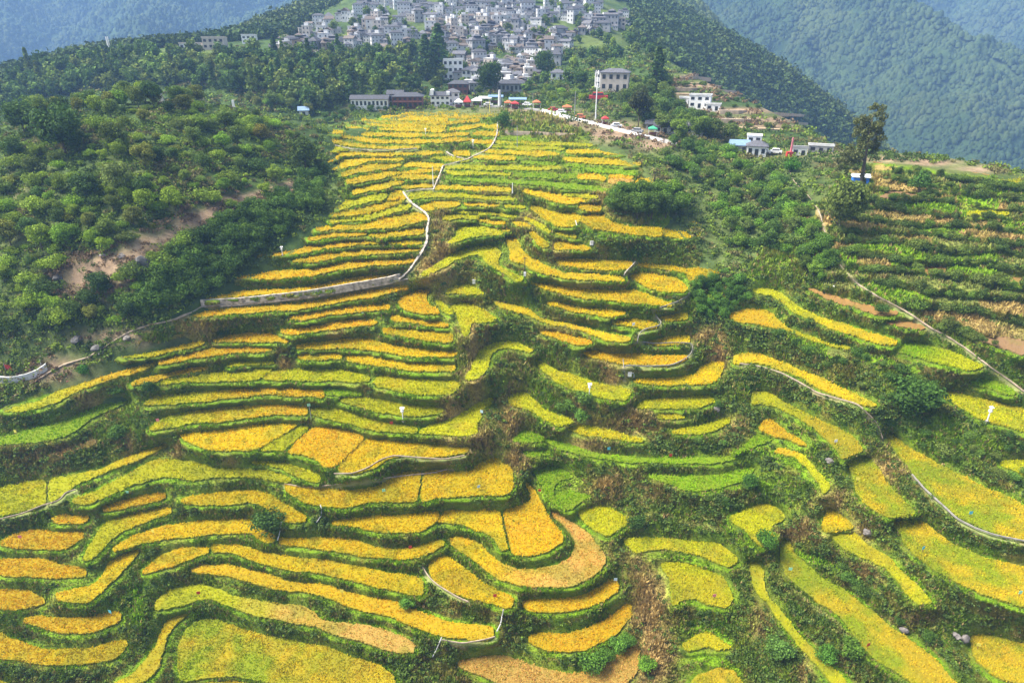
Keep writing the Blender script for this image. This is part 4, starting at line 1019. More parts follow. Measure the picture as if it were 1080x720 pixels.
def build_bank_grass():
    u, v = zone_samples(600000)
    x, y, z = surf(u, v); t = SMP(u, v)
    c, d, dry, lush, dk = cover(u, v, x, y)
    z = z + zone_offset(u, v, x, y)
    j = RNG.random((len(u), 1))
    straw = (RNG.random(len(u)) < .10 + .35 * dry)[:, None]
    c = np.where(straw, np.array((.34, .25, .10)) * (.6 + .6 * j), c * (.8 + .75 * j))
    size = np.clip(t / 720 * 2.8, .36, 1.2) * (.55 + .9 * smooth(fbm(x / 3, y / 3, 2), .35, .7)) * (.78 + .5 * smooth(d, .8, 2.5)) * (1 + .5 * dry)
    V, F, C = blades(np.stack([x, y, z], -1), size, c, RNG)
    o = link('bank_grass', mesh_np('bank_grass', V, [F], C, [M['grass']])); tag(o, kind='stuff')
build_bank_grass()
def clump_mesh(P, Rad, col, leaf, per, rng, flat=.75):
    n = len(P); k = per
    d = rng.normal(size=(n, k, 3)); d[..., 2] = np.abs(d[..., 2]) * .9 - .15
    d /= np.linalg.norm(d, axis=2, keepdims=True)
    rr = (.55 + .5 * rng.random((n, k, 1)))
    # three lobes per clump
    lb = rng.normal(size=(n, 3, 3)) * .45; lb[..., 2] = np.abs(lb[..., 2]) * .5
    pick = rng.integers(0, 3, (n, k)); off = np.take_along_axis(lb, pick[..., None].repeat(3, 2), 1)
    Q = P[:, None] + (off + d * rr * .75) * Rad[:, None, None] * np.array((1, 1, flat))
    s = np.repeat(leaf, k)
    V, F = leaf_quads(Q.reshape(-1, 3), d.reshape(-1, 3), s, rng)
    tone = .65 + .7 * rng.random((n, k, 1)); lobe = (.8 + .4 * rng.random((n, 3, 1)))
    tone = tone * np.take_along_axis(lobe, pick[..., None], 1)
    C = np.repeat((col[:, None] * tone).reshape(-1, 3), 4, 0)
    return V, F, C
def build_scrub():
    u, v = zone_samples(130000)
    x, y, z = surf(u, v); t = SMP(u, v)
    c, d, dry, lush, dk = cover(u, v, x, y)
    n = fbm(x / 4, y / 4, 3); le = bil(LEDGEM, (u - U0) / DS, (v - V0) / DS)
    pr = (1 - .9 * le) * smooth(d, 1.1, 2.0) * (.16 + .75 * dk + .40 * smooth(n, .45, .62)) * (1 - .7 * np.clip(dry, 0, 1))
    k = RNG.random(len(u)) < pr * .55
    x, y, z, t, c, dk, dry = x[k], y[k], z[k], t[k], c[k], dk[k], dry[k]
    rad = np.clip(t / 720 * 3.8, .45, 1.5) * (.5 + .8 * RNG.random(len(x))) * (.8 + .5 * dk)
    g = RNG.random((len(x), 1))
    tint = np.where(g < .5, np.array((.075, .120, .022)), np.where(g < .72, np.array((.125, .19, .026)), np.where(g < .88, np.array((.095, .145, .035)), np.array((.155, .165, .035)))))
    V, F, C = clump_mesh(np.stack([x, y, z + rad * .25], -1), rad, tint, np.clip(t / 720 * 2.1, .26, .8), 26, RNG)
    o = link('bank_scrub', mesh_np('bank_scrub', V, [F], C, [M['grass']])); tag(o, kind='stuff')
build_scrub()
def build_hill_scrub():
    """low scrub on the knoll and round the road, outside the terraces"""
    u = RNG.uniform(-170, 1250, 80000); v = RNG.uniform(50, 480, 80000)
    k = (on_zone(u, v) < 2); u, v = u[k], v[k]
    P, t = base_hit(u, v); k = (t < 430); u, v, P, t = u[k], v[k], P[k], t[k]
    bare = blob([(95,292,38,18,1.3),(165,255,22,9,1.4),(190,240,18,8,1.4),(218,224,22,8,1.4),(250,211,22,7,1.4),(285,201,20,7,1.4),(135,270,22,10,1.3),(62,388,24,9,1.2),(645,140,40,8,1.3),(690,152,20,6,1),(45,398,30,5,.7),(120,357,40,4,.5),(790,118,66,12,1.2),(745,92,40,10,.9)], u, v)
    bare = np.maximum(bare, track(u, v))
    n = fbm(P[:, 0] / 8, P[:, 1] / 8, 3)
    k = RNG.random(len(u)) < (.35 + .5 * smooth(n, .4, .6)) * np.clip(1 - bare, 0.22, 1) * .80
    u, v, P, t, bare = u[k], v[k], P[k], t[k], bare[k]
    rad = np.clip(t / 720 * 5.0, .7, 2.2) * (.5 + .8 * RNG.random(len(u)))
    g = fbm(P[:, 0] / 11 + 30, P[:, 1] / 11, 3)[:, None] + .35 * (RNG.random((len(u), 1)) - .5)
    tint = np.where(g < .38, np.array((.065, .105, .024)), np.where(g < .50, np.array((.115, .18, .028)), np.where(g < .62, np.array((.18, .25, .030)), np.array((.17, .155, .055)))))
    tint = np.where((bare[:, None] > .18) & (RNG.random((len(u), 1)) < .75), np.array((.20, .135, .075)), tint)
    V, F, C = clump_mesh(P + np.array((0, 0, .2)), rad, tint, np.clip(t / 720 * 2.3, .4, 1.1), 24, RNG)
    o = link('hill_scrub', mesh_np('hill_scrub', V, [F], C, [M['grass']])); tag(o, kind='stuff')
build_hill_scrub()
def build_far_wood():
    n0 = 430000
    az = np.radians(RNG.uniform(-43, 43, n0)); r = 500 * (2500 / 500) ** RNG.random(n0)
    x, y = r * np.sin(az), r * np.cos(az)
    z = height(x, y)
    n = fbm(x / 60, y / 60, 3)
    u, v, t = project(x, y, z)
    vill = inside(np.array([(280,60),(330,20),(400,-20),(570,-20),(665,5),(672,45),(600,60),(560,100),(470,100),(440,55)], float), u, v)
    k = (u > -90) & (u < 1170) & (v > -60) & (v < 240) & ~(vill & (r < 760)) & (RNG.random(n0) < .55 + .5 * smooth(n, .40, .6))
    x, y, z, r = x[k], y[k], z[k], r[k]
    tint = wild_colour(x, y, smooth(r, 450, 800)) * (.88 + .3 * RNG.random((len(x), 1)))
    near = r < 760
    rad = 1.6 + 3.4 * RNG.random(len(x)) ** 2
    V, F, C = clump_mesh(np.stack([x, y, z + rad * .5], -1)[near], rad[near], tint[near], rad[near] * .6, 12, RNG, 1.0)
    tag(link('far_wood', mesh_np('far_wood', V, [F], C, [M['wood_far']])), kind='stuff')
    f = ~near; x, y, z, r, tint = x[f], y[f], z[f], r[f], tint[f]
    R = (1.3 + 3.6 * RNG.random(len(x)) ** 3) * (1 + .5 * smooth(r, 900, 2200)); H = R * (1.1 + .8 * RNG.random(len(x)))
    a = np.arange(6) / 6 * 2 * np.pi; ring = np.stack([np.cos(a), np.sin(a)], -1); m = len(x)
    j = .75 + .5 * RNG.random((m, 6, 1)); V = np.empty((m, 13, 3)); c = np.stack([x, y], -1)[:, None]
    V[:, :6, :2] = c + ring * R[:, None, None] * j; V[:, :6, 2] = (z - .5)[:, None]
    V[:, 6:12, :2] = c + ring * (R * .72)[:, None, None] * j[:, ::-1]; V[:, 6:12, 2] = (z + H * .7)[:, None] * 1.0 + .2 * R[:, None] * (RNG.random((m, 6)) - .5)
    V[:, 12, :2] = c[:, 0]; V[:, 12, 2] = z + H
    i6 = np.arange(6); j6 = (i6 + 1) % 6; o = (np.arange(m) * 13)[:, None, None]
    Q = np.stack([i6, j6, j6 + 6, i6 + 6], -1)[None] + o; T = np.stack([i6 + 6, j6 + 6, np.full(6, 12)], -1)[None] + o
    tag(link('mountain_forest', mesh_np('mountain_forest', V.reshape(-1, 3), [Q.reshape(-1, 4), T.reshape(-1, 3)], np.repeat(tint, 13, 0), [M['wood_far']], smooth_=True)), kind='stuff')
build_far_wood()

# ---------------------------------------------------------------- trees and bushes, one object each
def crown_mesh(name, h, R, lobes, per, leaf, seed, shape='round', base=.25, tone=1.0):
    rng = np.random.default_rng(seed); Q = []; N = []; T = []
    for k in range(lobes):
        if shape == 'cone':
            f = (k + .5) / lobes; zc = h * (base + (1 - base) * f); a = rng.random() * 6.28
            rad = R * (1 - f) * .75 + .25; off = R * (1 - f) * .45 * rng.random(); c = np.array((math.cos(a) * off, math.sin(a) * off, zc)); lr = np.array((rad, rad, rad * .7))
        else:
            d = rng.normal(size=3); d /= np.linalg.norm(d); rr = rng.random() ** .45
            hz = h * (1 - base) / 2; c = np.array((d[0] * R * .68 * rr, d[1] * R * .68 * rr, h * base + hz + d[2] * hz * .68 * rr))
            q = (.30 + .22 * rng.random()) * R; lr = np.array((q, q, q * (.75 if shape == 'round' else .5)))
        n = int(per * (.7 + .6 * rng.random()))
        dd = rng.normal(size=(n, 3)); dd /= np.linalg.norm(dd, axis=1, keepdims=True)
        Q.append(c + dd * lr * (.6 + .5 * rng.random((n, 1)))); N.append(dd)
        T.append(np.full((n, 1), .72 + .56 * rng.random()) * (.7 + .6 * rng.random((n, 1))))
    Q = np.vstack(Q); N = np.vstack(N); T = np.vstack(T)
    Q[:, 2] = np.maximum(Q[:, 2], .05)
    V, F = leaf_quads(Q, N, np.full(len(Q), leaf), rng)
    C = np.repeat(np.array((.122, .170, .036)) * T * tone, 4, 0)
    return mesh_np(name, V, [F], C, [M['leaf']])
def trunk_mesh(name, h, R, base, seed, r0=None):
    rng = np.random.default_rng(seed); mb = MB(); r0 = r0 or max(.10, h * .022)
    top = h * (base + (1 - base) * .6)
    mb.tube([(0, 0, -.6), (.03 * h * rng.normal() * .4, .02 * h * rng.normal() * .4, h * base), (.05 * h * rng.normal() * .4, .03 * h * rng.normal(), top)], [r0 * 1.25, r0 * .8, r0 * .3], 7)
    for k in range(6):
        a = k * 1.05 + rng.random(); z0 = h * base * (.8 + .3 * rng.random()) + k * .05 * h
        e = (math.cos(a) * R * .65, math.sin(a) * R * .65, min(z0 + h * .22, h * .9))
        mb.tube([(0, 0, z0), (e[0] * .5, e[1] * .5, (z0 + e[2]) / 2 + .1), e], [r0 * .5, r0 * .35, r0 * .12], 5)
    return mb.mesh(name, [M['bark']], True)
KINDS = {}
def kind(key, n, **k):
    KINDS[key] = [(crown_mesh(key, seed=50 * len(KINDS) + i, **k), trunk_mesh(key + '_trunk', k['h'], k['R'], k.get('base', .25), 900 + 50 * len(KINDS) + i), k['h']) for i in range(n)]
kind('broadleaf_tree', 7, h=9.0, R=3.9, lobes=24, per=125, leaf=.55, base=.12)
kind('slender_tree', 3, h=12.0, R=2.6, lobes=18, per=65, leaf=.7, base=.16, shape='cone')
kind('bush', 7, h=2.6, R=1.9, lobes=15, per=110, leaf=.25, base=.0)
kind('spreading_bush', 4, h=2.2, R=2.6, lobes=18, per=95, leaf=.27, base=.0, shape='flat')
kind('far_tree', 4, h=8.5, R=3.6, lobes=14, per=26, leaf=1.25, base=.06)
kind('far_conifer', 2, h=11.0, R=2.8, lobes=11, per=26, leaf=1.2, base=.05, shape='cone')
def plant(kd, p, h, tint, label, cat, group=None, parts=None, wide=1.0):
    k = random.randrange(len(KINDS[kd])); cr, tr, h0 = KINDS[kd][k]
    s = h / h0; rz = random.random() * 6.28
    nm = {'far_tree': 'woodland_tree' if group and 'wood' in group else 'hillside_tree', 'far_conifer': 'slender_tree', 'spreading_bush': 'shrub'}.get(kd, kd)
    if group and 'hedgerow' in group: nm = 'hedge_bush'
    if group and nm == 'bush' and 'foot of the knoll' in group: nm = 'thicket_bush'
    if parts is None: parts = kd in ('broadleaf_tree', 'slender_tree', 'far_conifer')
    if parts:
        r = empty(nm, p, rz); r.scale = (s * wide, s * wide, s)
        c = link('crown', cr, r); t = link('trunk', tr, r); c.color = tint + (1,)
    else:
        r = link(nm, cr); r.location = p; r.rotation_euler = (0, 0, rz); r.scale = (s * wide, s * wide, s); r.color = tint + (1,)
    return tag(r, label, cat, group)
def fill(poly, su, sv):
    poly = np.array(poly, float); lo, hi = poly.min(0), poly.max(0); out = []
    r = 0; v = lo[1]
    while v < hi[1]:
        u = lo[0] + (su / 2 if r % 2 else 0)
        while u < hi[0]:
            q = (u + random.uniform(-.45, .45) * su, v + random.uniform(-.45, .45) * sv)
            if inside(poly, np.array([q[0]]), np.array([q[1]]))[0]: out.append(q)
            u += su
        v += sv; r += 1
    return out
GREENS = [(1.1, 1.15, 1), (1.5, 1.5, .85), (.62, .80, .75), (.8, .95, .8), (1.15, 1.1, 1.0), (1.9, 1.9, .8), (.5, .66, .68), (1.2, 1.0, .8), (1.6, 1.25, .9), (1.5, 1.5, 1.1), (1.3, 1.6, .7)]
def free(u, v, m=1.5):
    if on_zone(np.array(u), np.array(v)) <= 1: return True
    return float(bil(PLOTDIST, (u - U0) / DS, (v - V0) / DS)) > m and float(on_path(np.array(u), np.array(v))) < .1
# wood between the knoll and the village
WOOD = [(0,132),(40,112),(110,96),(190,92),(280,104),(330,120),(365,112),(376,103),(462,97),(474,72),(440,58),(380,62),(330,66),(250,62),(120,64),(40,74),(0,92)]
for u, v in fill(WOOD, 12.0, 6.0):
    p, t = ground_pt(u, v)
    if t > 640: continue
    con = random.random() < .16
    plant('far_conifer' if con else 'far_tree', p, random.uniform(7.5, 13.0) * (1.15 if con else 1), random.choice([(.62, .78, .75), (.8, .95, .85), (.55, .72, .72), (1, 1, .95), (1.3, 1.15, 1.05), (1.2, 1.25, .9), (.7, .85, .75)]),
          'slim dark tree in the wood below the village' if con else 'leafy tree in the wood below the left side of the village', 'tree', 'slim trees of the wood' if con else 'trees of the wood below the village')
# the knoll
KNOLL = [(0,168),(60,135),(150,112),(255,110),(325,130),(345,180),(332,215),(272,262),(212,310),(135,342),(60,352),(0,356)]
BARE = [(95,292,38,20,1.2),(165,255,22,9,1.4),(190,240,18,8,1.4),(218,224,22,8,1.4),(250,211,22,7,1.4),(285,201,20,7,1.4),(135,270,22,10,1.3),(62,388,24,9,1.2),(120,357,50,5,.9)]
for u, v in fill(KNOLL, 17, 11.5) + fill([(345,178),(305,205),(262,222),(225,240),(195,262),(172,285),(150,305),(140,340),(215,316),(275,266),(345,215)], 12, 9):
    if max(float(blob(BARE, np.array(u), np.array(v))), float(track(np.array(u), np.array(v)))) > .42: continue
    p, t = ground_pt(u, v)
    if t > 300: continue
    edge = inside(np.array([(345,175),(300,200),(240,230),(190,270),(150,300),(140,345),(220,315),(280,265),(345,215)], float), np.array([u]), np.array([v]))[0]
    if edge:
        plant('bush', p, random.uniform(2.6, 4.6), random.choice([(.62, .85, .62), (.5, .68, .55), (.75, 1.0, .7), (.95, 1.2, .75)]), 'dark bush in the thick belt between knoll and rice terraces', 'bush', 'bushes along the foot of the knoll')
    elif random.random() < .24:
        plant('broadleaf_tree', p, random.uniform(3.5, 7.5), random.choice(GREENS), 'small tree among the scrub on the knoll', 'tree', 'trees on the knoll')
    else:
        plant(random.choice(['bush', 'spreading_bush']), p, 1.3 + 2.9 * random.random() ** 1.6, random.choice(GREENS[:6] + [(1.6, 1.7, .8), (1.3, 1.4, .8), (1.5, 1.8, .7), (1.9, 2.0, .8), (1.4, 1.6, .7), (1.7, 2.0, .8), (1.6, 1.3, .9), (1.3, 1.5, .8), (1.9, 2.1, .8), (1.7, 1.8, .9), (2.0, 2.0, 1.0)]), 'bush on the scrubby knoll', 'bush', 'bushes on the knoll')
# taller growth along the knoll's crest
for k in range(34):
    u = 20 + 310 * (k + random.random()) / 34; v = 132 - 26 * math.sin(min(1, (u - 20) / 200) * 1.57) + max(0, u - 260) * .22 + random.uniform(-3, 5)
    p, t = ground_pt(u, v)
    if t > 320: continue
    plant('broadleaf_tree', p, random.uniform(4.5, 8.5), random.choice(GREENS), 'tree along the crest of the knoll', 'tree', 'trees on the knoll crest')
# belt of bushes in the gully right of the terraces
GULLY = [(694,160),(720,146),(782,165),(826,190),(858,230),(884,288),(862,300),(832,268),(800,262),(776,270),(760,246),(754,212),(722,188)]
for u, v in fill(GULLY, 14, 8.5):
    if not free(u, v): continue
    p, t = ground_pt(u, v)
    if random.random() < .28:
        plant('broadleaf_tree', p, random.uniform(4, 6), random.choice([(.7, .9, .75), (1, 1.1, .85), (.9, .9, .9), (1.2, 1.4, .75)]), 'small tree in the green belt right of the round clump', 'tree', 'trees in the green belt')
    else:
        plant(random.choice(['bush', 'spreading_bush']), p, random.uniform(2.0, 3.6), random.choice([(.85, 1.15, .7), (1.1, 1.5, .7), (.65, .9, .7), (.95, 1.0, .9)]), 'bush in the green belt right of the round clump', 'bush', 'bushes in the green belt')
for u, v in fill([(730,290),(752,284),(778,292),(790,318),(776,338),(738,336),(727,318)], 9.5, 6.5):
    if not free(u, v): continue
    p, t = ground_pt(u, v)
    plant('bush', p, random.uniform(1.8, 2.8), random.choice([(.7, 1.05, .6), (.8, 1.2, .65), (.6, .9, .6)]), 'rich green bush in the dense thicket beside the golden tadpole-shaped plot', 'bush', 'bushes of the thicket')
# hedgerows of the right hand hillside
for k in range(len(HEDGES)):
    for sub_ in (0, 1):
        u = 870 + random.uniform(0, 6)
        while u < 1096:
            u += random.uniform(7.5, 13.0) if sub_ == 0 else random.uniform(20, 40); v = float(hedge_v(k, u)) - sub_ * 2.6 + random.uniform(-.8, .8)
            if u < 845 + (v - 200) * .45 + 8 or not free(u, v, .8): continue
            if v > 283 and u < 890 + (v - 283) * 1.55 + 6: continue
            if vnoise(u / 20.0, k * 3.3) < .22 or (885 < u < 928 and 186 < v < 212): continue
            p, t = ground_pt(u, v)
            plant(random.choice(['bush', 'bush', 'spreading_bush']), p, random.uniform(.9, 2.5) * (1.2 if v > 290 else 1), random.choice([(.7, .8, .7), (.85, .95, .75), (1.1, 1.15, .85), (1.25, 1.2, .95), (.6, .7, .62), (.95, .9, .85), (1.1, 1.3, .75)]), 'bush in the hedgerows above the hillside dirt path', 'bush', 'hedgerow bushes of the right slope')
LOWR = [(790,318),(850,330),(905,372),(960,392),(1010,400),(1090,420),(1090,560),(1000,500),(935,440),(860,400),(800,372)]
for u, v in fill(LOWR, 17, 11) + fill([(760,420),(800,470),(830,560),(900,600),(960,660),(1010,690),(880,640),(760,560),(700,500),(740,450)], 24, 17):
    if not free(u, v, 3.0) or random.random() < .25: continue
    p, t = ground_pt(u, v)
    plant(random.choice(['bush', 'spreading_bush']), p, random.uniform(.8, 1.9), random.choice([(.65, .9, .65), (.8, 1.1, .75), (1, 1.2, .9), (1.1, 1.05, .95)]), 'bush on the steep banks between the right-hand ribbons of rice', 'bush', 'bushes on the right-hand banks')
# trees by the road and the houses at the upper right
for u, v in fill([(596,92),(640,66),(716,66),(728,50),(690,30),(664,38),(610,62)], 12, 7):
    p, t = ground_pt(u, v)
    plant('far_tree', p, random.uniform(6, 9), random.choice(GREENS[:5] + [(.62, .80, .75)]), 'leafy tree on the slope right of the village', 'tree', 'trees right of the village')
for u, v in fill([(655,112),(672,92),(704,92),(714,112),(728,128),(752,143),(782,153),(740,150),(722,152),(690,140),(664,128)], 10.5, 6.2):
    p, t = ground_pt(u, v)
    plant('broadleaf_tree', p, random.uniform(5.5, 9.5), random.choice([(.6, .8, .72), (.8, .95, .8), (1, 1, .9), (1.2, 1.3, .8)]), 'tree round the houses above the right end of the road', 'tree', 'trees round the upper right houses')
for u, v in fill([(560,96),(600,88),(640,98),(650,112),(610,112),(575,106)], 11, 6):
    p, t = ground_pt(u, v)
    plant('bush', p, random.uniform(2, 4), random.choice(GREENS), 'bush on the slope above the road near the red truck', 'bush', 'bushes above the road')
for u, v in fill([(340,122),(372,116),(440,113),(445,117),(372,122),(345,132)], 9, 4):
    p, t = ground_pt(u, v)
    plant('bush', p, random.uniform(1.6, 3), random.choice([(.7, .95, .7), (.9, 1.1, .8), (.6, .8, .7)]), 'bush in the row between the white building and the top terraces', 'bush', 'bushes below the white building')
# the flank falling into the right hand valley
for u, v in fill([(705,28),(760,46),(800,66),(860,104),(930,163),(900,160),(850,128),(800,96),(740,64)], 12, 6.5):
    p, t = ground_pt(u, v)
    if t > 740: continue
    plant('far_tree', p, random.uniform(5, 8), random.choice(GREENS[:5]), 'tree on the green flank dropping to the right-hand valley', 'tree', 'trees on the valley flank')
# round clump inside the crescent plot
for k, (u, v, h) in enumerate([(648,224,4.4),(659,227,5),(672,229,5.2),(687,230,5.3),(702,229,5.2),(713,227,4.8),(720,223,4.4),(643,222,4.6),(653,224,5.6),(668,226,6.2),(684,227,6.4),(700,226,6.2),(714,223,5.6),(722,218,4.6),(660,215,6),(678,216,6.4),(696,216,6.2),(710,213,5.6),(648,215,4.8)]):
    p, t = ground_pt(u, v)
    plant('broadleaf_tree', p, h * (1.22 if 655 < u < 712 else 1.08), random.choice([(1.0, 1.3, .7), (1.25, 1.55, .7), (.9, 1.1, .7)]) if v < 224 else random.choice([(.75, .95, .65), (.85, 1.0, .7)]), 'tree of the tight round clump inside the golden crescent plot', 'tree', 'trees of the round clump', wide=1.12)  # light from above put into the tints: rear trees brighter, front ones darker

# trees that stand out on their own
def lone(kd, u, v, hpx, tint, label, wide=1.0, cat='tree'):
    p, t = ground_pt(u, v)
    return plant(kd, p, hpx * t / FPX * 1.03, tint, label, cat, None, True, wide)
lone('broadleaf_tree', 70, 163, 54, (.50, .68, .62), 'large dark round-headed tree at the left end of the knoll', 1.05)
lone('broadleaf_tree', 27, 142, 40, (.55, .70, .70), 'dark tree near the left border, left of the large round-headed tree')
lone('broadleaf_tree', 124, 160, 34, (.9, .9, .6), 'olive domed tree on the knoll, right of the large round-headed tree')
lone('broadleaf_tree', 128, 205, 36, (1.5, 1.4, 1.5), 'greyish half-bare tree in the middle of the knoll')
lone('broadleaf_tree', 95, 212, 30, (.42, .55, .52), 'very dark low tree below the greyish half-bare tree', 1.2)
lone('broadleaf_tree', 276, 150, 20, (1.9, 1.25, .8), 'rusty-topped tree on the right part of the knoll')
lone('broadleaf_tree', 322, 178, 34, (.55, .62, .5), 'dark olive tree at the right tip of the knoll', 1.2)
lone('broadleaf_tree', 517, 103, 40, (.42, .56, .52), 'dark egg-shaped tree in front of the village houses', .85)
lone('broadleaf_tree', 574, 84, 32, (.5, .66, .62), 'dark upright tree at the right foot of the village', .7)
lone('broadleaf_tree', 673, 134, 40, (.42, .36, .52), 'purplish dark tree beside the road', .75)
lone('broadleaf_tree', 612, 92, 20, (.6, .8, .7), 'dark round tree left of the cream house')
lone('slender_tree', 692, 96, 42, (.55, .72, .66), 'tall dark tree right of the cream house', 1.5)
lone('slender_tree', 463, 82, 50, (.5, .68, .68), 'tall blue-green tree left of the white three-storey house', 1.7)
lone('slender_tree', 450, 84, 42, (.55, .72, .7), 'blue-green tree second left of the white three-storey house', 1.6)
lone('slender_tree', 291, 66, 26, (.45, .6, .6), 'dark pointed tree under the left end of the village', 1.3)
lone('slender_tree', 327, 74, 30, (.5, .62, .6), 'dark pointed tree leaning over the wood below the village', 1.3)
lone('bush', 530, 134, 15, (.65, .95, .6), 'single round bush beside the stepped path at the top of the terraces', 1.0, 'bush')
lone('broadleaf_tree', 963, 440, 46, (.40, .58, .42), 'broad dark round tree standing alone among the right-hand plots', 1.35)
lone('broadleaf_tree', 883, 248, 62, (1.15, 1.1, 1.1), 'feathery grey-green tree in front of the tall spindly tree', .85)
lone('bush', 834, 181, 14, (.6, 1.1, .5), 'bright green bush near the red and pink post', 1.0, 'bush')
lone('bush', 969, 201, 19, (.5, .75, .55), 'dark round bush on the upper right slope', 1.0, 'bush')
for u, v, h, tint, lab in [(597,434,15,(.95,1.2,.8),'bright bush left of its twin on the bank under the slanting lamp plot'),(614,424,14,(1.0,1.2,.85),'bright bush right of its twin on the bank under the slanting lamp plot'),
   (612,443,12,(1.1,1.5,1.0),'pale bush below the pair of bright bushes'),(285,560,24,(.65,.9,.75),'dark silvery bush at the corner beside the water pipe'),(128,416,13,(.6,.9,.6),'left one of two round bushes on the bank under the long sloping strip'),
   (158,413,12,(.55,.85,.6),'right one of two round bushes on the bank under the long sloping strip'),(624,704,19,(.9,1.3,.7),'big round bush at the left end of the bright row'),(638,694,13,(.9,1.3,.7),'second bush of the bright row from the left'),
   (650,684,14,(.85,1.25,.7),'third bush of the bright row from the left'),(661,678,12,(.9,1.3,.7),'last bush of the bright row on the right'),(680,704,14,(1.0,1.4,.6),'vivid round bush on the dry gully floor at the bottom'),
   (870,695,16,(.8,1.3,.7),'leafy bush on the bank left of the broad plot with a red board'),(895,690,18,(1.0,1.3,.7),'bright leafy bush at the broken edge of the broad plot with a red board'),(820,690,20,(.9,1.2,1.0),'pale bush under the narrow ribbon plot'),
   (236,354,9,(.5,.7,.5),'dark bush alone under the retaining wall'),(90,395,12,(.7,1.3,.7),'fresh green bush right of the white path wall'),(71,402,11,(1.0,1.3,1.0),'pale bush right of the white path wall, over a pink board'),
   (124,462,14,(.8,1.1,.7),'bush above the tapering plot at the left'),(806,575,16,(.8,1.3,.7),'bush at the root of the narrow ribbon plot'),(790,512,13,(.8,1.3,.8),'bush at the right end of the wide bowl-shaped plot'),
   (930,330,10,(.7,1.0,.7),'bush below the bare strip cut by the hillside path'),(430,640,11,(.8,1.2,.7),'bush at the right end of the longest sloping strip\'s upper neighbour'),(670,555,13,(.5,.7,.6),'dark bush over the arched plot in the gully')]:
    lone('bush', u, v, h, tint, lab, 1.15, 'bush')
# tall spindly tree on the ridge: bare ivy-clad stem with two leafy heads
p, t = ground_pt(903, 224); r = empty('spindly_tree', p); H = 106 * t / FPX
mb = MB(); mb.tube([(0, 0, -.6), (-.3, 0, H * .25), (-.6, .1, H * .5), (-.9, .1, H * .75), (-1.1, 0, H * .93)], [.55, .48, .4, .28, .1], 8)
for a, z0, L_, rise in [(3.3, .38, 4.2, .10), (2.9, .5, 4.6, .12), (.3, .55, 3.0, .15), (1.4, .6, 3, .15), (4.5, .62, 3, .16), (3.0, .68, 3.2, .16), (.2, .72, 2.6, .15)]:
    mb.tube([(-.6, 0, H * z0), (math.cos(a) * L_ * .5, math.sin(a) * L_ * .5, H * (z0 + rise * .4)), (math.cos(a) * L_, math.sin(a) * L_, H * (z0 + rise))], [.16, .1, .04], 5)
mb.build('trunk', M['bark'], r, True)
rng = np.random.default_rng(77); Q = []; N = []; T = []
for cx, cz, rx, rz_, nl in [(-1.0, .79, 4.3, 7.0, 96), (-5.0, .52, 3.6, 3.6, 40), (-.2, .28, .8, 4.6, 10), (1.2, .60, 1.6, 1.8, 7)]:
    for k in range(nl):
        d = rng.normal(size=3); d /= np.linalg.norm(d); d *= rng.random() ** .5
        c = np.array((cx + d[0] * rx, d[1] * rx, cz * H + d[2] * rz_)); q = (.8 if rx > 1 else .45) * (.7 + .6 * rng.random()); n = 46
        dd = rng.normal(size=(n, 3)); dd /= np.linalg.norm(dd, axis=1, keepdims=True)
        Q.append(c + dd * q * (.5 + .6 * rng.random((n, 1)))); N.append(dd); T.append(np.full((n, 1), .7 + .6 * rng.random()) * (.7 + .6 * rng.random((n, 1))))
Q = np.vstack(Q); N = np.vstack(N); T = np.vstack(T); V, F = leaf_quads(Q, N, np.full(len(Q), .5), rng)
link('crown', mesh_np('spindly_crown', V, [F], np.repeat(np.array((.105, .118, .040)) * T, 4, 0), [M['leaf']]), r)
tag(r, 'tall spindly tree with two leafy heads on the right-hand ridge', 'tree')
print('plants done', round(time.time() - T_START, 1))
# ---------------------------------------------------------------- houses
def hip(mb, w, d, z, rise, eave, m=0, gable=False):
    a, b = w / 2 + eave, d / 2 + eave; r = a - (b if not gable else 0) * .9
    P = [(-a, -b, z), (a, -b, z), (a, b, z), (-a, b, z), (-r, 0, z + rise), (r, 0, z + rise), (-a, -b, z - .22), (a, -b, z - .22), (a, b, z - .22), (-a, b, z - .22)]
    mb.poly(P, [(0, 1, 5, 4), (2, 3, 4, 5), (1, 2, 5), (3, 0, 4), (6, 7, 1, 0), (7, 8, 2, 1), (8, 9, 3, 2), (9, 6, 0, 3), (9, 8, 7, 6)], m)
def wall_with_openings(mb, w, d, h, floors, cols, deep=1.6):
    mb.box((0, 0, h / 2 - deep / 2), (w, d, h + deep), m=0)
    fh = h / floors
    for f in range(floors):
        for s, n, L_ in ((-1, cols, w), (1, cols, w)):
            for k in range(n):
                x = (k + .5) / n * L_ - L_ / 2
                mb.box((x, s * (d / 2 + .01), fh * (f + .52)), (min(.85, L_ / n * .36), .06, fh * .34), m=1)
        for s in (-1, 1):
            for k in range(2):
                mb.box((s * (w / 2 + .01), (k - .5) * d * .5, fh * (f + .52)), (.06, 1.0, fh * .42), m=1)
HOUSES = []
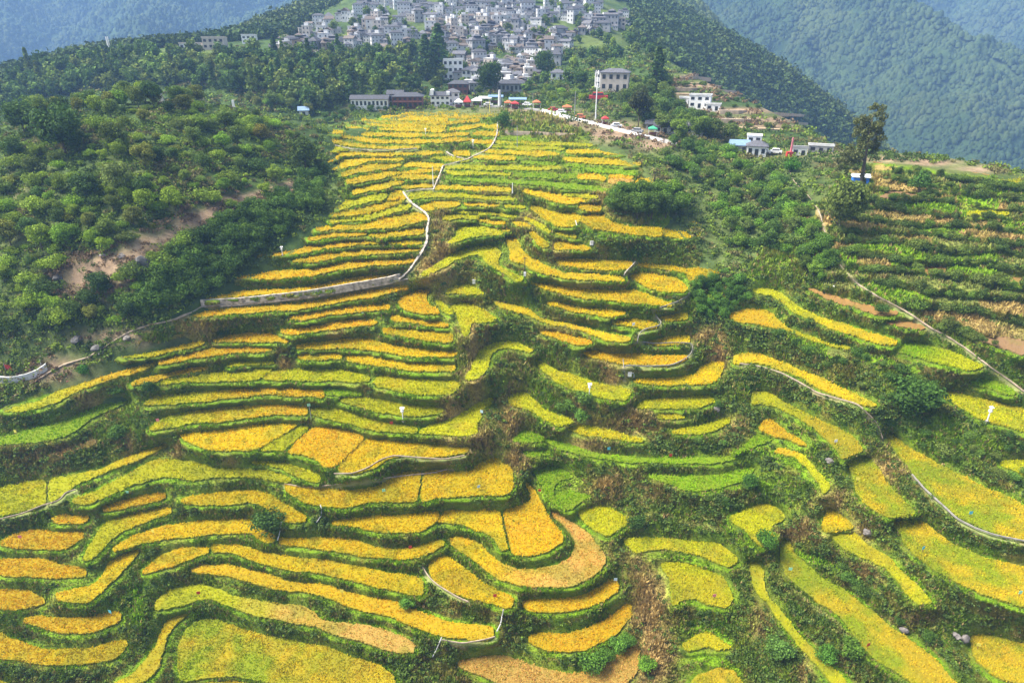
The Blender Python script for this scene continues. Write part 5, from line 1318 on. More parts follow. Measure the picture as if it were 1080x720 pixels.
for i in range(16):
    w, d, h = random.uniform(5.5, 10.5), random.uniform(4.6, 7), random.choice([3.0, 3.4, 5.2, 5.8, 6.4, 8.2])
    mb = MB(); wall_with_openings(mb, w, d, h, max(1, round(h / 2.8)), random.choice([2, 2, 3, 4]))
    wm = [M['lime'], M['grey'], M['lime'], M['cream'], M['lime'], M['grey'], M['adobe'], M['lime'], M['lime'], M['grey'], M['lime'], M['adobe'], M['cream'], M['lime'], M['grey'], M['lime']][i]
    me = mb.mesh('village_house', [wm, M['dark']])
    rb = MB(); flat = i in (3, 7, 12, 14)
    if flat: rb.box((0, 0, h + .18), (w + .3, d + .3, .36)); rb.box((w * .2, d * .1, h + 1.2), (w * .35, d * .5, 2.0)); rm = M['lime'] if i != 14 else M['grey']
    else:
        hip(rb, w, d, h, random.uniform(1.3, 2.3), random.uniform(.4, .8), gable=i % 2 == 0); rm = [M['tile'], M['tile2'], M['tile3']][i % 3]
        if i % 5 == 1: hip(rb, w * .5, d * .6, h + 2.2, 1.0, .3)
    HOUSES.append((me, rb.mesh('village_roof', [rm]), flat, wm in (M['cream'], M['adobe']), wm is M['grey']))
VILLAGE = [(286,58),(312,34),(345,24),(372,8),(402,-8),(470,-14),(560,-14),(622,4),(660,14),(664,28),(640,36),(604,40),(592,62),(572,84),(548,98),(496,100),(486,84),(470,52),(440,44),(424,56),(372,52),(330,62)]
def put_house(u, v):
    p, t = ground_pt(u, v)
    i = random.randrange(len(HOUSES)); w_, r_, flat, cream, grey = HOUSES[i]
    o = link('village_house', w_); o.location = p; s = random.uniform(.56, .95); o.scale = (s * random.uniform(.8, 1.3), s, s * random.uniform(.8, 1.25))
    o.rotation_euler = (0, 0, -math.atan2(p.x, p.y) * .4 + random.choice([0, 0, .35, -.4, 1.57, 1.2]) + random.uniform(-.3, .3))
    link('roof', r_, o)
    walls = 'cream' if cream else 'grey' if grey else 'white'
    tag(o, f"{walls} village house with {'a flat roof' if flat else 'a dark tiled roof'} on the crowded hill", 'house', f"{walls} {'flat-roofed' if flat else 'tiled'} houses of the hill village")
def far_houses(S):
    # the highest rows, past the first 300 houses: one mass
    V = []; F4 = []; mi = []; n = 0; F3 = []
    Vs = []; faces = []; mats = []
    for u, v in S:
        p, t = ground_pt(u, v); w_, r_, flat, cream, grey = HOUSES[random.randrange(len(HOUSES))]
        s = random.uniform(.6, .9); a = random.uniform(-.3, .3); R = Matrix.Translation(p) @ Matrix.Rotation(a, 4, 'Z') @ Matrix.Diagonal((s, s, s, 1))
        for me, m0 in ((w_, None), (r_, 2)):
            o = len(Vs); Vs += [tuple(R @ q.co) for q in me.vertices]
            for f in me.polygons: faces.append([o + i for i in f.vertices]); mats.append(f.material_index if m0 is None else (0 if flat else 2))
    if not Vs: return
    me = bpy.data.meshes.new('far_houses'); me.from_pydata(Vs, [], faces)
    for m in (M['lime'], M['dark'], M['tile']): me.materials.append(m)
    me.polygons.foreach_set('material_index', mats)
    tag(link('far_village_houses', me), kind='stuff')
spots = sorted([q for q in fill(VILLAGE, 8.8, 4.6) if random.random() < .93 and vnoise(q[0] / 26.0, q[1] / 15.0) > .17], key=lambda q: -q[1])
for u, v in spots[:300]: put_house(u, v)
far_houses(spots[300:])
print('village', len(spots))
# trees standing between the village houses
for u, v in fill(VILLAGE, 30, 14) + [(300,62),(316,64),(340,66),(362,60),(384,60),(402,58),(420,60),(448,50),(468,60),(474,72),(488,92),(506,100),(556,100),(574,90),(598,66),(610,46),(632,42)] + [(330,44),(352,34),(386,44),(418,40),(446,18),(462,40),(488,22),(496,48),(516,10),(536,36),(552,14),(572,40),(590,12),(604,22),(618,14),(634,32),(566,88),(500,90),(508,72),(482,52),(528,88),(380,26),(408,48),(368,50),(318,60),(350,58),(388,54),(410,50),(436,52),(480,62),(512,40),(528,54),(566,62),(540,44),(580,76),(600,60),(490,78),(396,36),(414,28),(310,36),(626,40),(300,45),(340,40),(372,30),(398,20),(430,40),(452,30),(500,36),(470,14),(548,28),(585,24),(610,30),(556,60),(520,74),(540,88),(596,48),(360,46),(330,52),(640,24),(560,8),(420,8),(505,58),(575,52)]:
    p, t = ground_pt(u, v)
    plant('far_tree', p, random.uniform(5, 8.5), random.choice(GREENS[:5]), 'tree between the crowded houses of the village', 'tree', 'trees among the village houses')

def building(u, v, w, d, h, rz, label, floors=2, cols=4, wall='lime', roof='tile', style='hip', name='house', cat='house', group=None, extra=None, rise=1.6):
    p, t = ground_pt(u, v)
    r = empty(name, p, rz)
    mb = MB(); mb.box((0, 0, h / 2 - 1.2), (w, d, h + 2.4)); mb.build('wall', M[wall], r)
    rb = MB()
    if style == 'flat': rb.box((0, 0, h + .16), (w + .4, d + .4, .3)); rb.box((0, -d / 2 - .02, h + .55), (w + .4, .2, .5))
    else: hip(rb, w, d, h + .02, rise, .6, gable=style == 'gable')
    rb.build('roof', M[roof], r)
    fh = h / floors
    for f in range(floors):
        for k in range(cols):
            x = (k + .5) / cols * w - w / 2
            if f == 0 and k == cols // 2:
                b = MB(); b.box((x, -d / 2 - .03, fh * .36), (1.2, .1, fh * .72)); b.build('door', M['dark'], r)
            else:
                b = MB(); b.box((x, -d / 2 - .03, fh * (f + .55)), (min(1.5, w / cols * .55), .1, fh * .46)); b.build('window', M['dark'], r)
    if extra: extra(r, w, d, h)
    return tag(r, label, cat, group)
def veranda(r, w, d, h):
    b = MB()
    for k in range(7): b.box((k / 6 * w - w / 2, -d / 2 - 1.6, h * .42), (.18, .18, h * .9))
    b.build('veranda_posts', M['redwood'], r)
    b = MB(); b.box((0, -d / 2 - .85, h * .5), (w, 1.7, .16)); b.box((0, -d / 2 - 1.62, h * .62), (w, .07, .5)); b.build('balcony', M['redwood'], r)
def parapet(r, w, d, h):
    b = MB(); b.box((-w * .42, 0, h + 1.3), (w * .16, d + .3, 2.4)); b.box((w * .42, 0, h + .8), (w * .16, d + .3, 1.4)); b.build('gable_wall', M['white'], r)
building(391, 113.5, 17, 6, 4.0, .03, 'long low white building with a dark roof at the top of the terraces', 1, 9, 'white', 'tile', 'gable', extra=None, cat='building', name='long_building')
building(431, 112, 14, 7, 4.6, .05, 'dark timber hall with red posts right of the long white building', 2, 6, 'redwood', 'tile', 'hip', extra=veranda, cat='building', name='timber_hall')
building(418, 109, 7, 6, 4.4, .0, 'dark weathered hut between the white building and timber hall', 1, 3, 'grey', 'tile', 'gable')
building(465, 111, 9, 6, 4.6, .02, 'white house with tall end gables near the roadside stalls', 2, 4, 'white', 'tile', 'gable', extra=parapet)
building(478, 109, 6, 6, 5.2, .1, 'narrow white house right next to the one with end gables', 2, 2, 'white', 'tile2', 'hip')
building(478, 84, 11, 8, 10.5, .1, 'white three-storey house with open balconies at the village foot', 3, 4, 'white', 'white', 'flat')
building(497, 86, 10, 7, 6.2, .0, 'lower white house right of the white three-storey house', 2, 4, 'lime', 'tile', 'hip')
building(484, 99, 10, 6, 5.0, -.05, 'reddish old house behind the gabled white house', 2, 4, 'redwood', 'tile', 'hip')
building(532, 80, 15, 7, 6.2, .0, 'wide white two-storey house behind the dark egg-shaped tree', 2, 7, 'lime', 'tile2', 'hip')
building(540, 97, 15, 7, 4.2, .0, 'long dark old house above the blue-roofed stalls', 1, 7, 'grey', 'tile', 'hip', cat='house')
building(648, 96, 13, 8, 8.4, -.22, 'cream two-storey house on the slope above the road', 2, 4, 'cream', 'tile2', 'hip')
building(634, 93, 6, 6, 7.6, -.22, 'narrow white block attached left of the cream house', 2, 2, 'white', 'tile', 'flat')
building(738, 113, 9, 7, 5.0, -.35, 'small white flat-roofed house among trees at the upper right', 2, 3, 'white', 'lime', 'flat')
building(752, 116, 6, 5, 2.4, -.35, 'low white annex right of the small flat-roofed house', 1, 2, 'white', 'lime', 'flat')
building(724, 112, 6, 5, 3.6, -.35, 'pale shed left of the small flat-roofed house', 1, 2, 'lime', 'lime', 'flat')
building(797, 164, 6.4, 5.4, 3.6, -.3, 'grey-roofed white cottage near the head of the hillside path', 1, 3, 'white', 'tile2', 'hip')
building(794, 157, 5, 4.6, 4.8, -.3, 'white flat-topped block just behind the grey-roofed cottage', 2, 2, 'white', 'white', 'flat')
building(779, 160, 6, 4, 2.6, -.2, 'low blue-grey shed left of the grey-roofed cottage', 1, 2, 'grey', 'bluegrey', 'gable')
building(732, 141, 7, 5, 3.2, -.4, 'white walled cottage beyond the right end of the road', 1, 2, 'white', 'tile2', 'gable')
building(702, 140, 8, 5, 2.6, -.3, 'low dark-roofed shed by the right end of the road', 1, 3, 'lime', 'tile', 'gable')
building(690, 137, 6, 4, 2.4, -.3, 'second low dark-roofed shed, nearer to the purplish tree', 1, 2, 'grey', 'tile', 'gable')
building(228, 52, 12, 8, 6.0, .1, 'cream two-storey building at the far left outskirts of the village', 2, 4, 'cream', 'cream', 'flat')
building(203, 53, 12, 6, 3.4, .1, 'low pale building left of the cream one on the outskirts', 1, 4, 'lime', 'cream', 'flat')
building(264, 46, 8, 6, 4.5, .1, 'white cabin between the outskirts and the village', 2, 3, 'white', 'lime', 'flat')
building(653, 28, 8, 6, 5.0, -.1, 'yellowish house at the right tip of the village', 2, 3, 'cream', 'cream', 'flat')
building(588, 84, 7, 5, 3.5, -.1, 'white cottage right of the dark upright tree', 1, 2, 'white', 'tile2', 'hip')
building(842, 163, 5, 4, 2.4, -.3, 'small white hut on the ridge right of the red and pink post', 1, 2, 'white', 'grey', 'flat')
building(865, 160, 8, 4, 2.2, -.35, 'long grey shelter on the ridge left of the tall spindly tree', 1, 3, 'grey', 'lime', 'flat')
building(321, 122, 4, 3, 2.4, .2, 'small blue-grey hut beside the knoll below the wood', 1, 1, 'lime', 'bluegrey', 'gable')

# road with its white parapet, roadside stalls and vehicles
def gstrip(name, pts, w, mat, lift, th, kindv='structure', offset=0.0):
    P = []
    for (a, b), (c, d) in zip(pts[:-1], pts[1:]):
        for k in range(6): P.append((a + (c - a) * k / 6, b + (d - b) * k / 6))
    P.append(pts[-1]); Q = np.array([ground_pt(*q)[0] for q in P])
    for _ in range(6): Q[1:-1] = (Q[:-2] + 2 * Q[1:-1] + Q[2:]) / 4
    d = np.gradient(Q[:, :2], axis=0); d /= np.linalg.norm(d, axis=1, keepdims=True) + 1e-9
    n = np.stack([-d[:, 1], d[:, 0]], -1); V = []; F = []
    for k in range(len(Q)):
        for s, z in ((1, lift), (-1, lift), (-1, lift - th), (1, lift - th)):
            V.append((Q[k, 0] + n[k, 0] * (s * w / 2 + offset), Q[k, 1] + n[k, 1] * (s * w / 2 + offset), Q[k, 2] + z))
    for k in range(len(Q) - 1):
        a = 4 * k; b = a + 4
        F += [(a, a + 1, b + 1, b), (a + 1, a + 2, b + 2, b + 1), (a + 2, a + 3, b + 3, b + 2), (a + 3, a, b, b + 3)]
    F += [(0, 3, 2, 1), (4 * len(Q) - 4, 4 * len(Q) - 3, 4 * len(Q) - 2, 4 * len(Q) - 1)]
    o = link(name, mesh_np(name, np.array(V), [np.array(F)], None, [mat]))
    return tag(o, kind=kindv), Q
ROAD = [(470,111),(500,112),(530,112.5),(560,114.5),(578,117.5),(600,123.5),(630,131),(660,138.5),(690,146),(714,152)]
for pts, w_ in [([(727,78),(742,79),(757,80.5)],4), ([(718,88),(742,89),(765,91.5)],4), ([(711,99),(745,100),(778,102)],4.5), ([(757,117),(800,118),(853,121.5)],4), ([(752,125.5),(800,127),(850,130)],3.5), ([(744,134),(795,135.5),(838,138)],3), ([(700,108),(716,108.5),(730,109)],3.5)]:
    gstrip('fallow_terrace', pts, w_, M['dry_soil'], .35, 2.0)
for a in ([(712,90),(735,90.5),(765,92)], [(735,106),(760,106),(785,107)], [(742,124.5),(790,126),(846,129)], [(752,134),(800,135),(838,137)], [(765,113),(800,113.5),(835,116)]):
    for (u0, v0), (u1, v1) in zip(a[:-1], a[1:]):
        for k in range(4):
            u = u0 + (u1 - u0) * (k + random.random()) / 4; v = v0 + (v1 - v0) * k / 4 + random.uniform(-1, 1); p, t = ground_pt(u, v)
            plant('bush', p, random.uniform(1.2, 2.6), random.choice(GREENS[:5]), 'bush in the rows between the pale terrace walls at the upper right', 'bush', 'bushes between the terrace walls')
o, RQ = gstrip('road', ROAD, 5.0, M['asphalt'], .25, 1.6)
o, _ = gstrip('parapet', ROAD[4:], .35, M['white'], 1.1, 1.6, None, -2.7)
tag(o, 'long white parapet along the outer edge of the road', 'parapet')
def wall_line(pts, h, th, mat, name, label, cat='wall'):
    Q = [ground_pt(*q)[0] for q in pts]; P = []
    for a, b in zip(Q[:-1], Q[1:]):
        for k in range(5): P.append(a.lerp(b, k / 5))
    P.append(Q[-1]); P = np.array(P)
    for _ in range(2): P[1:-1] = (P[:-2] + 2 * P[1:-1] + P[2:]) / 4
    d = np.gradient(P[:, :2], axis=0); d /= np.linalg.norm(d, axis=1, keepdims=True) + 1e-9; n = np.stack([-d[:, 1], d[:, 0]], -1)
    V = []; F = []
    for k in range(len(P)):
        hh = h * (1 + .06 * (random.random() - .5))
        for s, z in ((.5, hh), (-.5, hh), (-.6, -.9), (.6, -.9)): V.append((P[k, 0] + n[k, 0] * th * s, P[k, 1] + n[k, 1] * th * s, P[k, 2] + z))
    for k in range(len(P) - 1):
        a = 4 * k; b = a + 4
        F += [(a, a + 1, b + 1, b), (a + 1, a + 2, b + 2, b + 1), (a + 2, a + 3, b + 3, b + 2), (a + 3, a, b, b + 3)]
    F += [(0, 3, 2, 1), (4 * len(P) - 4, 4 * len(P) - 3, 4 * len(P) - 2, 4 * len(P) - 1)]
    o = link(name, mesh_np(name, np.array(V), [np.array(F)], None, [M[mat]])); return tag(o, label, cat)
wall_line([(212,320.5),(250,318.5),(290,314.5),(325,310.5),(355,305.5),(390,299.5),(410,296),(422,292.5)], 1.05, .5, 'stone', 'retaining_wall', 'pale dry-stone retaining wall along the field path at mid left')
wall_line([(-14,402),(14,403),(30,399.5),(42,394.5),(50,388.5)], 1.35, .4, 'lime', 'path_wall', 'curved whitewashed wall at the left border beside a red flag')
for pts, lab in [([(759,120),(790,120.5),(825,121.5),(853,124)], 'upper long pale terrace wall right of the flat-roofed house'), ([(757,129),(800,130),(848,132)], 'lower long pale terrace wall right of the flat-roofed house'),
   ([(718,84),(735,84),(752,85)], 'short pale terrace wall highest on the slope above the flat-roofed house'), ([(711,96),(740,96.5),(776,98)], 'pale terrace wall just above the flat-roofed house'), ([(727,76),(745,76)], 'tiny pale terrace wall at the top of the brown steps')]:
    wall_line(pts, 1.5, 1.6, 'dirt', 'terrace_wall', lab, 'terrace wall')
for pts, lab in [([(534,128.5),(550,128),(582,128.5)], 'short pale soil bank wall uppermost under the road'), ([(533,140),(560,140.5),(606,143)], 'long pale soil bank wall below a dark hedge under the road')]:
    wall_line(pts, .6, .7, 'dirt', 'earth_wall', lab, 'earth wall')

def stall(u, v, w, d, h, mat, label, peak=False, legs='white', name='market_stall', cat='stall'):
    p, t = ground_pt(u, v); r = empty(name, p + Vector((0, 0, .3)), random.uniform(-.1, .1))
    for sx in (-1, 1):
        for sy in (-1, 1):
            b = MB(); b.tube([(sx * w * .46, sy * d * .46, -.8), (sx * w * .46, sy * d * .46, h)], .07, 5); b.build('leg', M[legs], r)
    b = MB()
    if peak:
        b.poly([(-w / 2, -d / 2, h), (w / 2, -d / 2, h), (w / 2, d / 2, h), (-w / 2, d / 2, h), (-.15, -.15, h + peak), (.15, -.15, h + peak), (.15, .15, h + peak), (-.15, .15, h + peak), (-w / 2, -d / 2, h - .35), (w / 2, -d / 2, h - .35), (w / 2, d / 2, h - .35), (-w / 2, d / 2, h - .35)],
          [(0, 1, 5, 4), (1, 2, 6, 5), (2, 3, 7, 6), (3, 0, 4, 7), (4, 5, 6, 7), (8, 9, 1, 0), (9, 10, 2, 1), (10, 11, 3, 2), (11, 8, 0, 3)])
    else: hip(b, w, d, h, .7, .1, gable=True)
    b.build('canopy', M[mat], r)
    b = MB(); b.box((0, 0, .45), (w * .8, d * .5, .9)); b.build('counter', M['redwood'], r)
    return tag(r, label, cat)
stall(493, 113, 3.6, 3.6, 2.2, 'red', 'red tent with a tall peak at the top of the terraces', 2.6)
stall(484, 113.5, 4, 4, 2.3, 'white', 'white peaked tent left of the red tent', 1.4)
stall(503, 112, 5, 4, 2.4, 'white', 'white peaked tent right of the red tent', 1.3)
stall(512, 110, 6, 4, 2.6, 'white', 'white flat-gabled stall near the blue-roofed stalls')
stall(523, 109, 7, 4, 2.8, 'bluegrey', 'left of two long blue-roofed stalls by the road')
stall(546, 112, 8, 4, 2.8, 'bluegrey', 'right of two long blue-roofed stalls by the road')
stall(536, 114, 3.6, 3, 2.2, 'orange', 'orange canopy in front of the blue-roofed stalls', .9)
stall(543, 115, 3.6, 3, 2.2, 'red', 'small red canopy right of the orange canopy', .9)
stall(566, 114, 3.4, 3, 2.3, 'orange', 'orange canopy at the bend where the parapet begins', .9)
stall(598, 119, 4, 3, 2.2, 'orange', 'orange canopy on the slope side of the road', .8)
stall(688, 143, 3.2, 3, 2.3, 'green', 'green canopy at the lower end of the road', .8)
stall(638, 132, 2.6, 2.6, 2.3, 'red', 'small red umbrella-like canopy on the road near the white mast', .8)
def vehicle(u, v, L_, W_, H_, rz, mat, label, name='parked_car', cat='car'):
    p, t = ground_pt(u, v); r = empty(name, p + Vector((0, 0, .3)), rz)
    b = MB(); b.box((0, 0, .35 + H_ * .25), (L_, W_, H_ * .5)); b.box((-L_ * .03, 0, .35 + H_ * .72), (L_ * .62, W_ * .92, H_ * .48), taper=.86); b.build('body', M[mat], r)
    b = MB(); b.box((-L_ * .03, 0, .37 + H_ * .70), (L_ * .56, W_ * .95, H_ * .26), taper=.9); b.build('windows', M['dark'], r)
    for sx in (-1, 1):
        for sy in (-1, 1):
            b = MB(); b.tube([(sx * L_ * .32, sy * W_ * .42, .34), (sx * L_ * .32, sy * W_ * .52, .34)], .34, 12); b.build('wheel', M['black'], r)
    return tag(r, label, cat)
vehicle(631, 106, 8.5, 2.4, 3.0, -.15, 'red', 'red truck parked on the slope left of the white mast', 'parked_truck', 'truck')
for u, v, m, lab in [(556,113,'white','white car parked beside the right blue-roofed stall'),(583,118.5,'red','red car where the parapet begins'),(592,121,'white','white car on the road behind a red car'),(612,126,'orange','orange car in the middle of the road'),(650,135.5,'white','white car on the lower part of the road'),(672,141,'grey','grey car near the purplish tree'),(515,113,'white','white car among the tents'),(806,163,'white','white car beside the grey-roofed cottage'),(818,163,'white','white car left of the red and pink post')]:
    vehicle(u, v, 4.2, 1.8, 1.5, random.uniform(-.5, .1), m, lab)
print('village done', round(time.time() - T_START, 1))
# ---------------------------------------------------------------- masts, lamps, boards, rocks and other small things
def pole(u, v, hpx, rad, mat, label, name='light_pole', cat='pole', top=None):
    p, t = ground_pt(u, v); H = hpx * t / FPX; r = empty(name, p)
    b = MB(); b.tube([(0, 0, -.6), (0, 0, H)], [rad, rad * .6], 8); b.build('shaft', M[mat], r)
    if top: top(r, H, t)
    return tag(r, label, cat)
def antennas(r, H, t):
    for z in (.98, .84, .72):
        b = MB()
        for k in range(3):
            a = k * 2.09 + z; b.box((math.cos(a) * .6, math.sin(a) * .6, H * z), (.35, .3, 1.5), a)
            b.tube([(0, 0, H * z), (math.cos(a) * .8, math.sin(a) * .8, H * z)], .07, 5)
        b.build('antenna_ring', M['white'], r)
def lamp_arm(r, H, t):
    b = MB(); b.tube([(0, 0, H - .1), (.9, 0, H + .15)], .05, 5); b.build('arm', M['white'], r)
    b = MB(); b.box((1.1, 0, H + .15), (.7, .3, .14)); b.build('lamp_head', M['white'], r)
def meter(r, H, t):
    b = MB(); b.box((0, -.22, H * .16), (.55, .4, .9)); b.build('meter_box', M['white'], r)
    b = MB(); b.box((0, 0, H * .93), (1.2, .1, .1)); b.build('crossarm', M['black'], r)
pole(628, 127, 48, .26, 'white', 'tall white telecom mast with three antenna rings by the road', 'telecom_mast', 'mast', antennas)
pole(118, 64, 22, .3, 'white', 'distant white mast above the wood at the far left', 'telecom_mast', 'mast', antennas)
pole(606, 122, 24, .16, 'grey', 'thin grey pole on the slope left of the white mast')
pole(562, 114, 15, .13, 'grey', 'thin pole beside the road right of the blue-roofed stalls')
pole(457, 196, 20, .14, 'white', 'thin white pole on the terraces left of the stepped path')
pole(545.5, 155, 22, .12, 'grey', 'thin grey post under the soil bank walls')
pole(516.5, 118, 11, .16, 'yellow', 'short yellow post at the top edge of the terraces')
pole(553.5, 292, 22, .14, 'black', 'dark power pole with a white meter box in the middle of the slope', 'power_pole', 'pole', meter)
pole(629, 130, 9, .1, 'grey', 'small road post next to the white mast')
pole(527, 111, 15, .9, 'lime', 'white gate pillar behind the red tent', 'gate_pillar', 'pillar')
pole(328, 441, 18, .07, 'grey', 'thin wire post between two strips at mid left', 'wire_post', 'post')
pole(540.5, 202, 9, .16, 'white', 'short white post beside the vivid green strip', 'marker_post', 'post')
pole(44, 386, 8, .10, 'lime', 'small pale post at the end of the whitewashed wall', 'marker_post', 'post')

def insect_lamp(u, v, hpx, label, rz=0.0):
    p, t = ground_pt(u, v); s = hpx * t / FPX / 3.0; r = empty('insect_lamp', p, rz); r.scale = (s * 1.0, s * 1.0, s)
    b = MB(); b.tube([(0, 0, -.5), (0, 0, 2.9)], .11, 8); b.build('shaft', M['white'], r)
    b = MB(); b.tube([(0, 0, 1.9), (0, 0, 2.05), (0, 0, 2.4), (0, 0, 2.5)], [.12, .34, .34, .1], 10); b.build('lamp_housing', M['white'], r)
    b = MB(); b.poly([(-.45, -.28, 2.85), (.45, -.28, 2.85), (.45, .28, 3.05), (-.45, .28, 3.05), (-.45, -.28, 2.9), (.45, -.28, 2.9), (.45, .28, 3.1), (-.45, .28, 3.1)], [(0, 3, 2, 1), (4, 5, 6, 7), (0, 1, 5, 4), (1, 2, 6, 5), (2, 3, 7, 6), (3, 0, 4, 7)]); b.build('solar_panel', M['white'], r)
    b = MB(); b.box((0, 0, -.02), (.5, .5, .3)); b.build('footing', M['concrete'], r)
    return tag(r, label, 'lamp', 'white insect lamps on the terraces')
insect_lamp(298, 269, 9, 'white insect lamp at the left tip of an orange strip by the knoll')
insect_lamp(425, 443, 15, 'white insect lamp on the curved plot at mid left')
insect_lamp(621.5, 417, 14, 'white insect lamp at the edge of the large slanting plot')
insect_lamp(1041, 444, 17, 'white insect lamp in the pale plot near the right border', .4)
insect_lamp(878, 310, 9, 'white insect lamp on the bare strip by the hillside path', .7)
insect_lamp(499, 156, 8, 'white insect lamp with a broad head beside the stepped path')
insect_lamp(449, 142, 6, 'white insect lamp among the uppermost golden strips')

def board(u, v, mat, label):
    p, t = ground_pt(u, v); r = empty('insect_board', p, random.uniform(-.4, .4)); s = max(.62, t / FPX * 3.2)
    b = MB(); b.tube([(0, .03, -.7), (0, .03, .8 + s * .5)], .035, 5); b.build('stake', M['redwood'], r)
    b = MB(); b.box((0, 0, .45 + s * .5), (s, .03, s)); b.build('panel', M[mat], r)
    return tag(r, label, 'insect board', 'coloured insect boards on the terraces')
for u, v, m, lab in [(73,406,'pink','pink board at the foot of bushes right of the whitewashed wall'),(167,446,'pink','pink board in the grassy left tip of a strip at mid left'),(17,458,'yellow','pale yellow board in the green sickle-shaped plot at far left'),
 (191,373,'yellow','pale yellow board on the upper right end of the long sloping strip'),(326,430,'mint','mint board beside the thin wire post'),(413,449,'red','red board in the strip under the left insect lamp'),
 (508,437,'paleblue','pale blue board in the hollow edge of the horn-shaped plot'),(505,516,'paleblue','pale blue board in the large plot with a rounded right end'),(135,522,'mint','mint board in the short orange strip under the stony lip'),
 (22,569,'pink','pink board in the broad orange plot at the left border'),(162,563,'yellow','yellow board in the strip ending under a dark bush'),(117,648,'cyan','blue board on the banana-shaped plot'),
 (210,628,'red','red board in the arched left end of the plot above the largest'),(433,580,'red','red board in the boat-shaped plot'),(405,520,'mint','mint board near a straw-coloured divide between two big plots'),
 (361,626,'yellow','yellow board in the longest sloping strip'),(522,631,'red','red board in the fan-shaped plot'),(649,614,'paleblue','pale blue board at the right tip of the smile-shaped plot'),
 (569,520,'red','red board at the narrow tip of the bell-shaped plot'),(642,476,'cyan','blue board on the thin strip crossing the gully'),(707,483,'red','red board on the thin strip crossing the gully'),
 (904,508,'yellow','yellow board in the middle block of the right-hand ribbon'),(833,603,'mint','mint board at the upper end of the broad descending plot'),(753,631,'pink','pink board in the large round plot of the gully'),
 (915,683,'red','red board in the broad descending plot at the bottom right'),(1023,544,'cyan','blue board in the huge plot with the concrete channel'),(973,581,'cyan','blue board in the lowest broad block of the right-hand ribbon'),
 (1075,628,'mint','mint board by the right border in the lowest broad block'),(1031,683,'yellow','yellow board beside the rock at the lower right corner'),(881,468,'white','white board in the upper half of the right-hand ribbon'),
 (382,334,'white','white board on the lip of a strip in mid slope'),(668,345,'white','white box-like board in the short plot left of the pale winding path')]:
    board(u, v, M and m, lab)

def pipe_run(pts, rad, label):
    Q = [ground_pt(*q)[0] + Vector((0, 0, .35)) for q in pts]
    b = MB(); b.tube(Q, rad, 6); o = b.build('water_pipe', M['pipe']); return tag(o, label, 'water pipe')
pipe_run([(338,533.5),(339.5,538),(339,545),(334,552)], .09, 'white water pipe dropping from the stone lip below the long plot')
pipe_run([(466,673),(463,680),(460,687),(456,694)], .09, 'white water pipe left of the pale channel at the lower middle')
pipe_run([(531,644),(529.5,651),(528,659),(524,667)], .10, 'white water pipe falling below the fan-shaped plot')
pipe_run([(297,552),(296,560),(293,571)], .09, 'white water pipe beside the dark silvery bush')
pipe_run([(607,234),(609,242)], .12, 'white water pipe under the tongue-shaped plot')
for u, v, lab in [(624, 257.5, 'white water box left of the green bank below the crescent'), (664, 395.5, 'white water box where the pale channel ends'), (500, 298, 'pale water box by the foot of the rough stone path')]:
    p, t = ground_pt(u, v); r = empty('water_box', p)
    b = MB(); b.box((0, 0, .25), (.8, .7, .9)); b.build('tank', M['white'], r)
    b = MB(); b.box((0, 0, .75), (.9, .8, .1)); b.build('lid', M['grey'], r)
    b = MB(); b.tube([(.4, 0, .5), (.9, 0, .5), (1.0, 0, .2), (1.0, -.2, -.5)], .08, 6); b.build('pipe', M['metal'], r)
    tag(r, lab, 'water box')

def rock(u, v, size, mat, label, flat=.6):
    p, t = ground_pt(u, v); rng = np.random.default_rng(int(u * 7 + v))
    import bmesh
    bm = bmesh.new(); bmesh.ops.create_icosphere(bm, subdivisions=3, radius=1.0)
    sx, sy, sz = size * (.7 + .5 * rng.random()), size * (.6 + .3 * rng.random()), size * flat
    for w_ in bm.verts:
        q = w_.co; n = float(vnoise(q.x * 1.4 + u, q.y * 1.4 + q.z * 1.1)) + .5 * float(vnoise(q.x * 3.1 + v, q.z * 3 + q.y * 2))
        f = .62 + .55 * n; w_.co = Vector((round(q.x * f * 3) / 3 * .35 + q.x * f * .65, q.y * f, q.z * f))
        w_.co = Vector((w_.co.x * sx, w_.co.y * sy, w_.co.z * sz))
    me = bpy.data.meshes.new('boulder'); bm.to_mesh(me); bm.free(); me.materials.append(M['pale_rock' if mat == 'stone' else mat])
    o = link('boulder', me); o.location = p + Vector((0, 0, size * flat * .25)); o.rotation_euler = (rng.random() * .4, rng.random() * .4, rng.random() * 6)
    return tag(o, label, 'rock')
for u, v, s, m, lab, fl in [(82,359,1.7,'rock','long dark rock slab on the slope above the dirt path',.5),(102,368,1.5,'rock','second dark rock slab, right of the long one',.5),(155,284,2.6,'rock','dark cliff-like rock at the edge of the bare knoll face',1.0),(143,286,1.8,'rock','dark rock left of the cliff-like rock',.9),
  (128,270,1.1,'stone','pale flat rock on top of the bare knoll face',.4),(62,294,1.1,'rock','grey rock among the felled scrub on the knoll',.6),(108,270,1.1,'stone','pale broken rock left of the flat pale rock',.45),(953,665,.8,'stone','pale rock beside the broad descending plot',.7),(1018,674,.8,'stone','pale rock at the tip of the lower right plot',.8),(1008,670,.6,'stone','small pale rock left of the one at the lower right plot',.7),
  (914,562,.9,'stone','pinkish rock on the bank under the right-hand ribbon',.8),(134,357,1.0,'stone','pale rock on the dirt path',.5),(108,372,.9,'stone','pale rock lower down on the dirt path',.5),(756,432,.8,'stone','pale rock right of the round-ended plot',.8),(875,486,.8,'stone','white rock where two blocks of the right-hand ribbon meet',.6)]:
    rock(u, v, s, m, lab, fl)

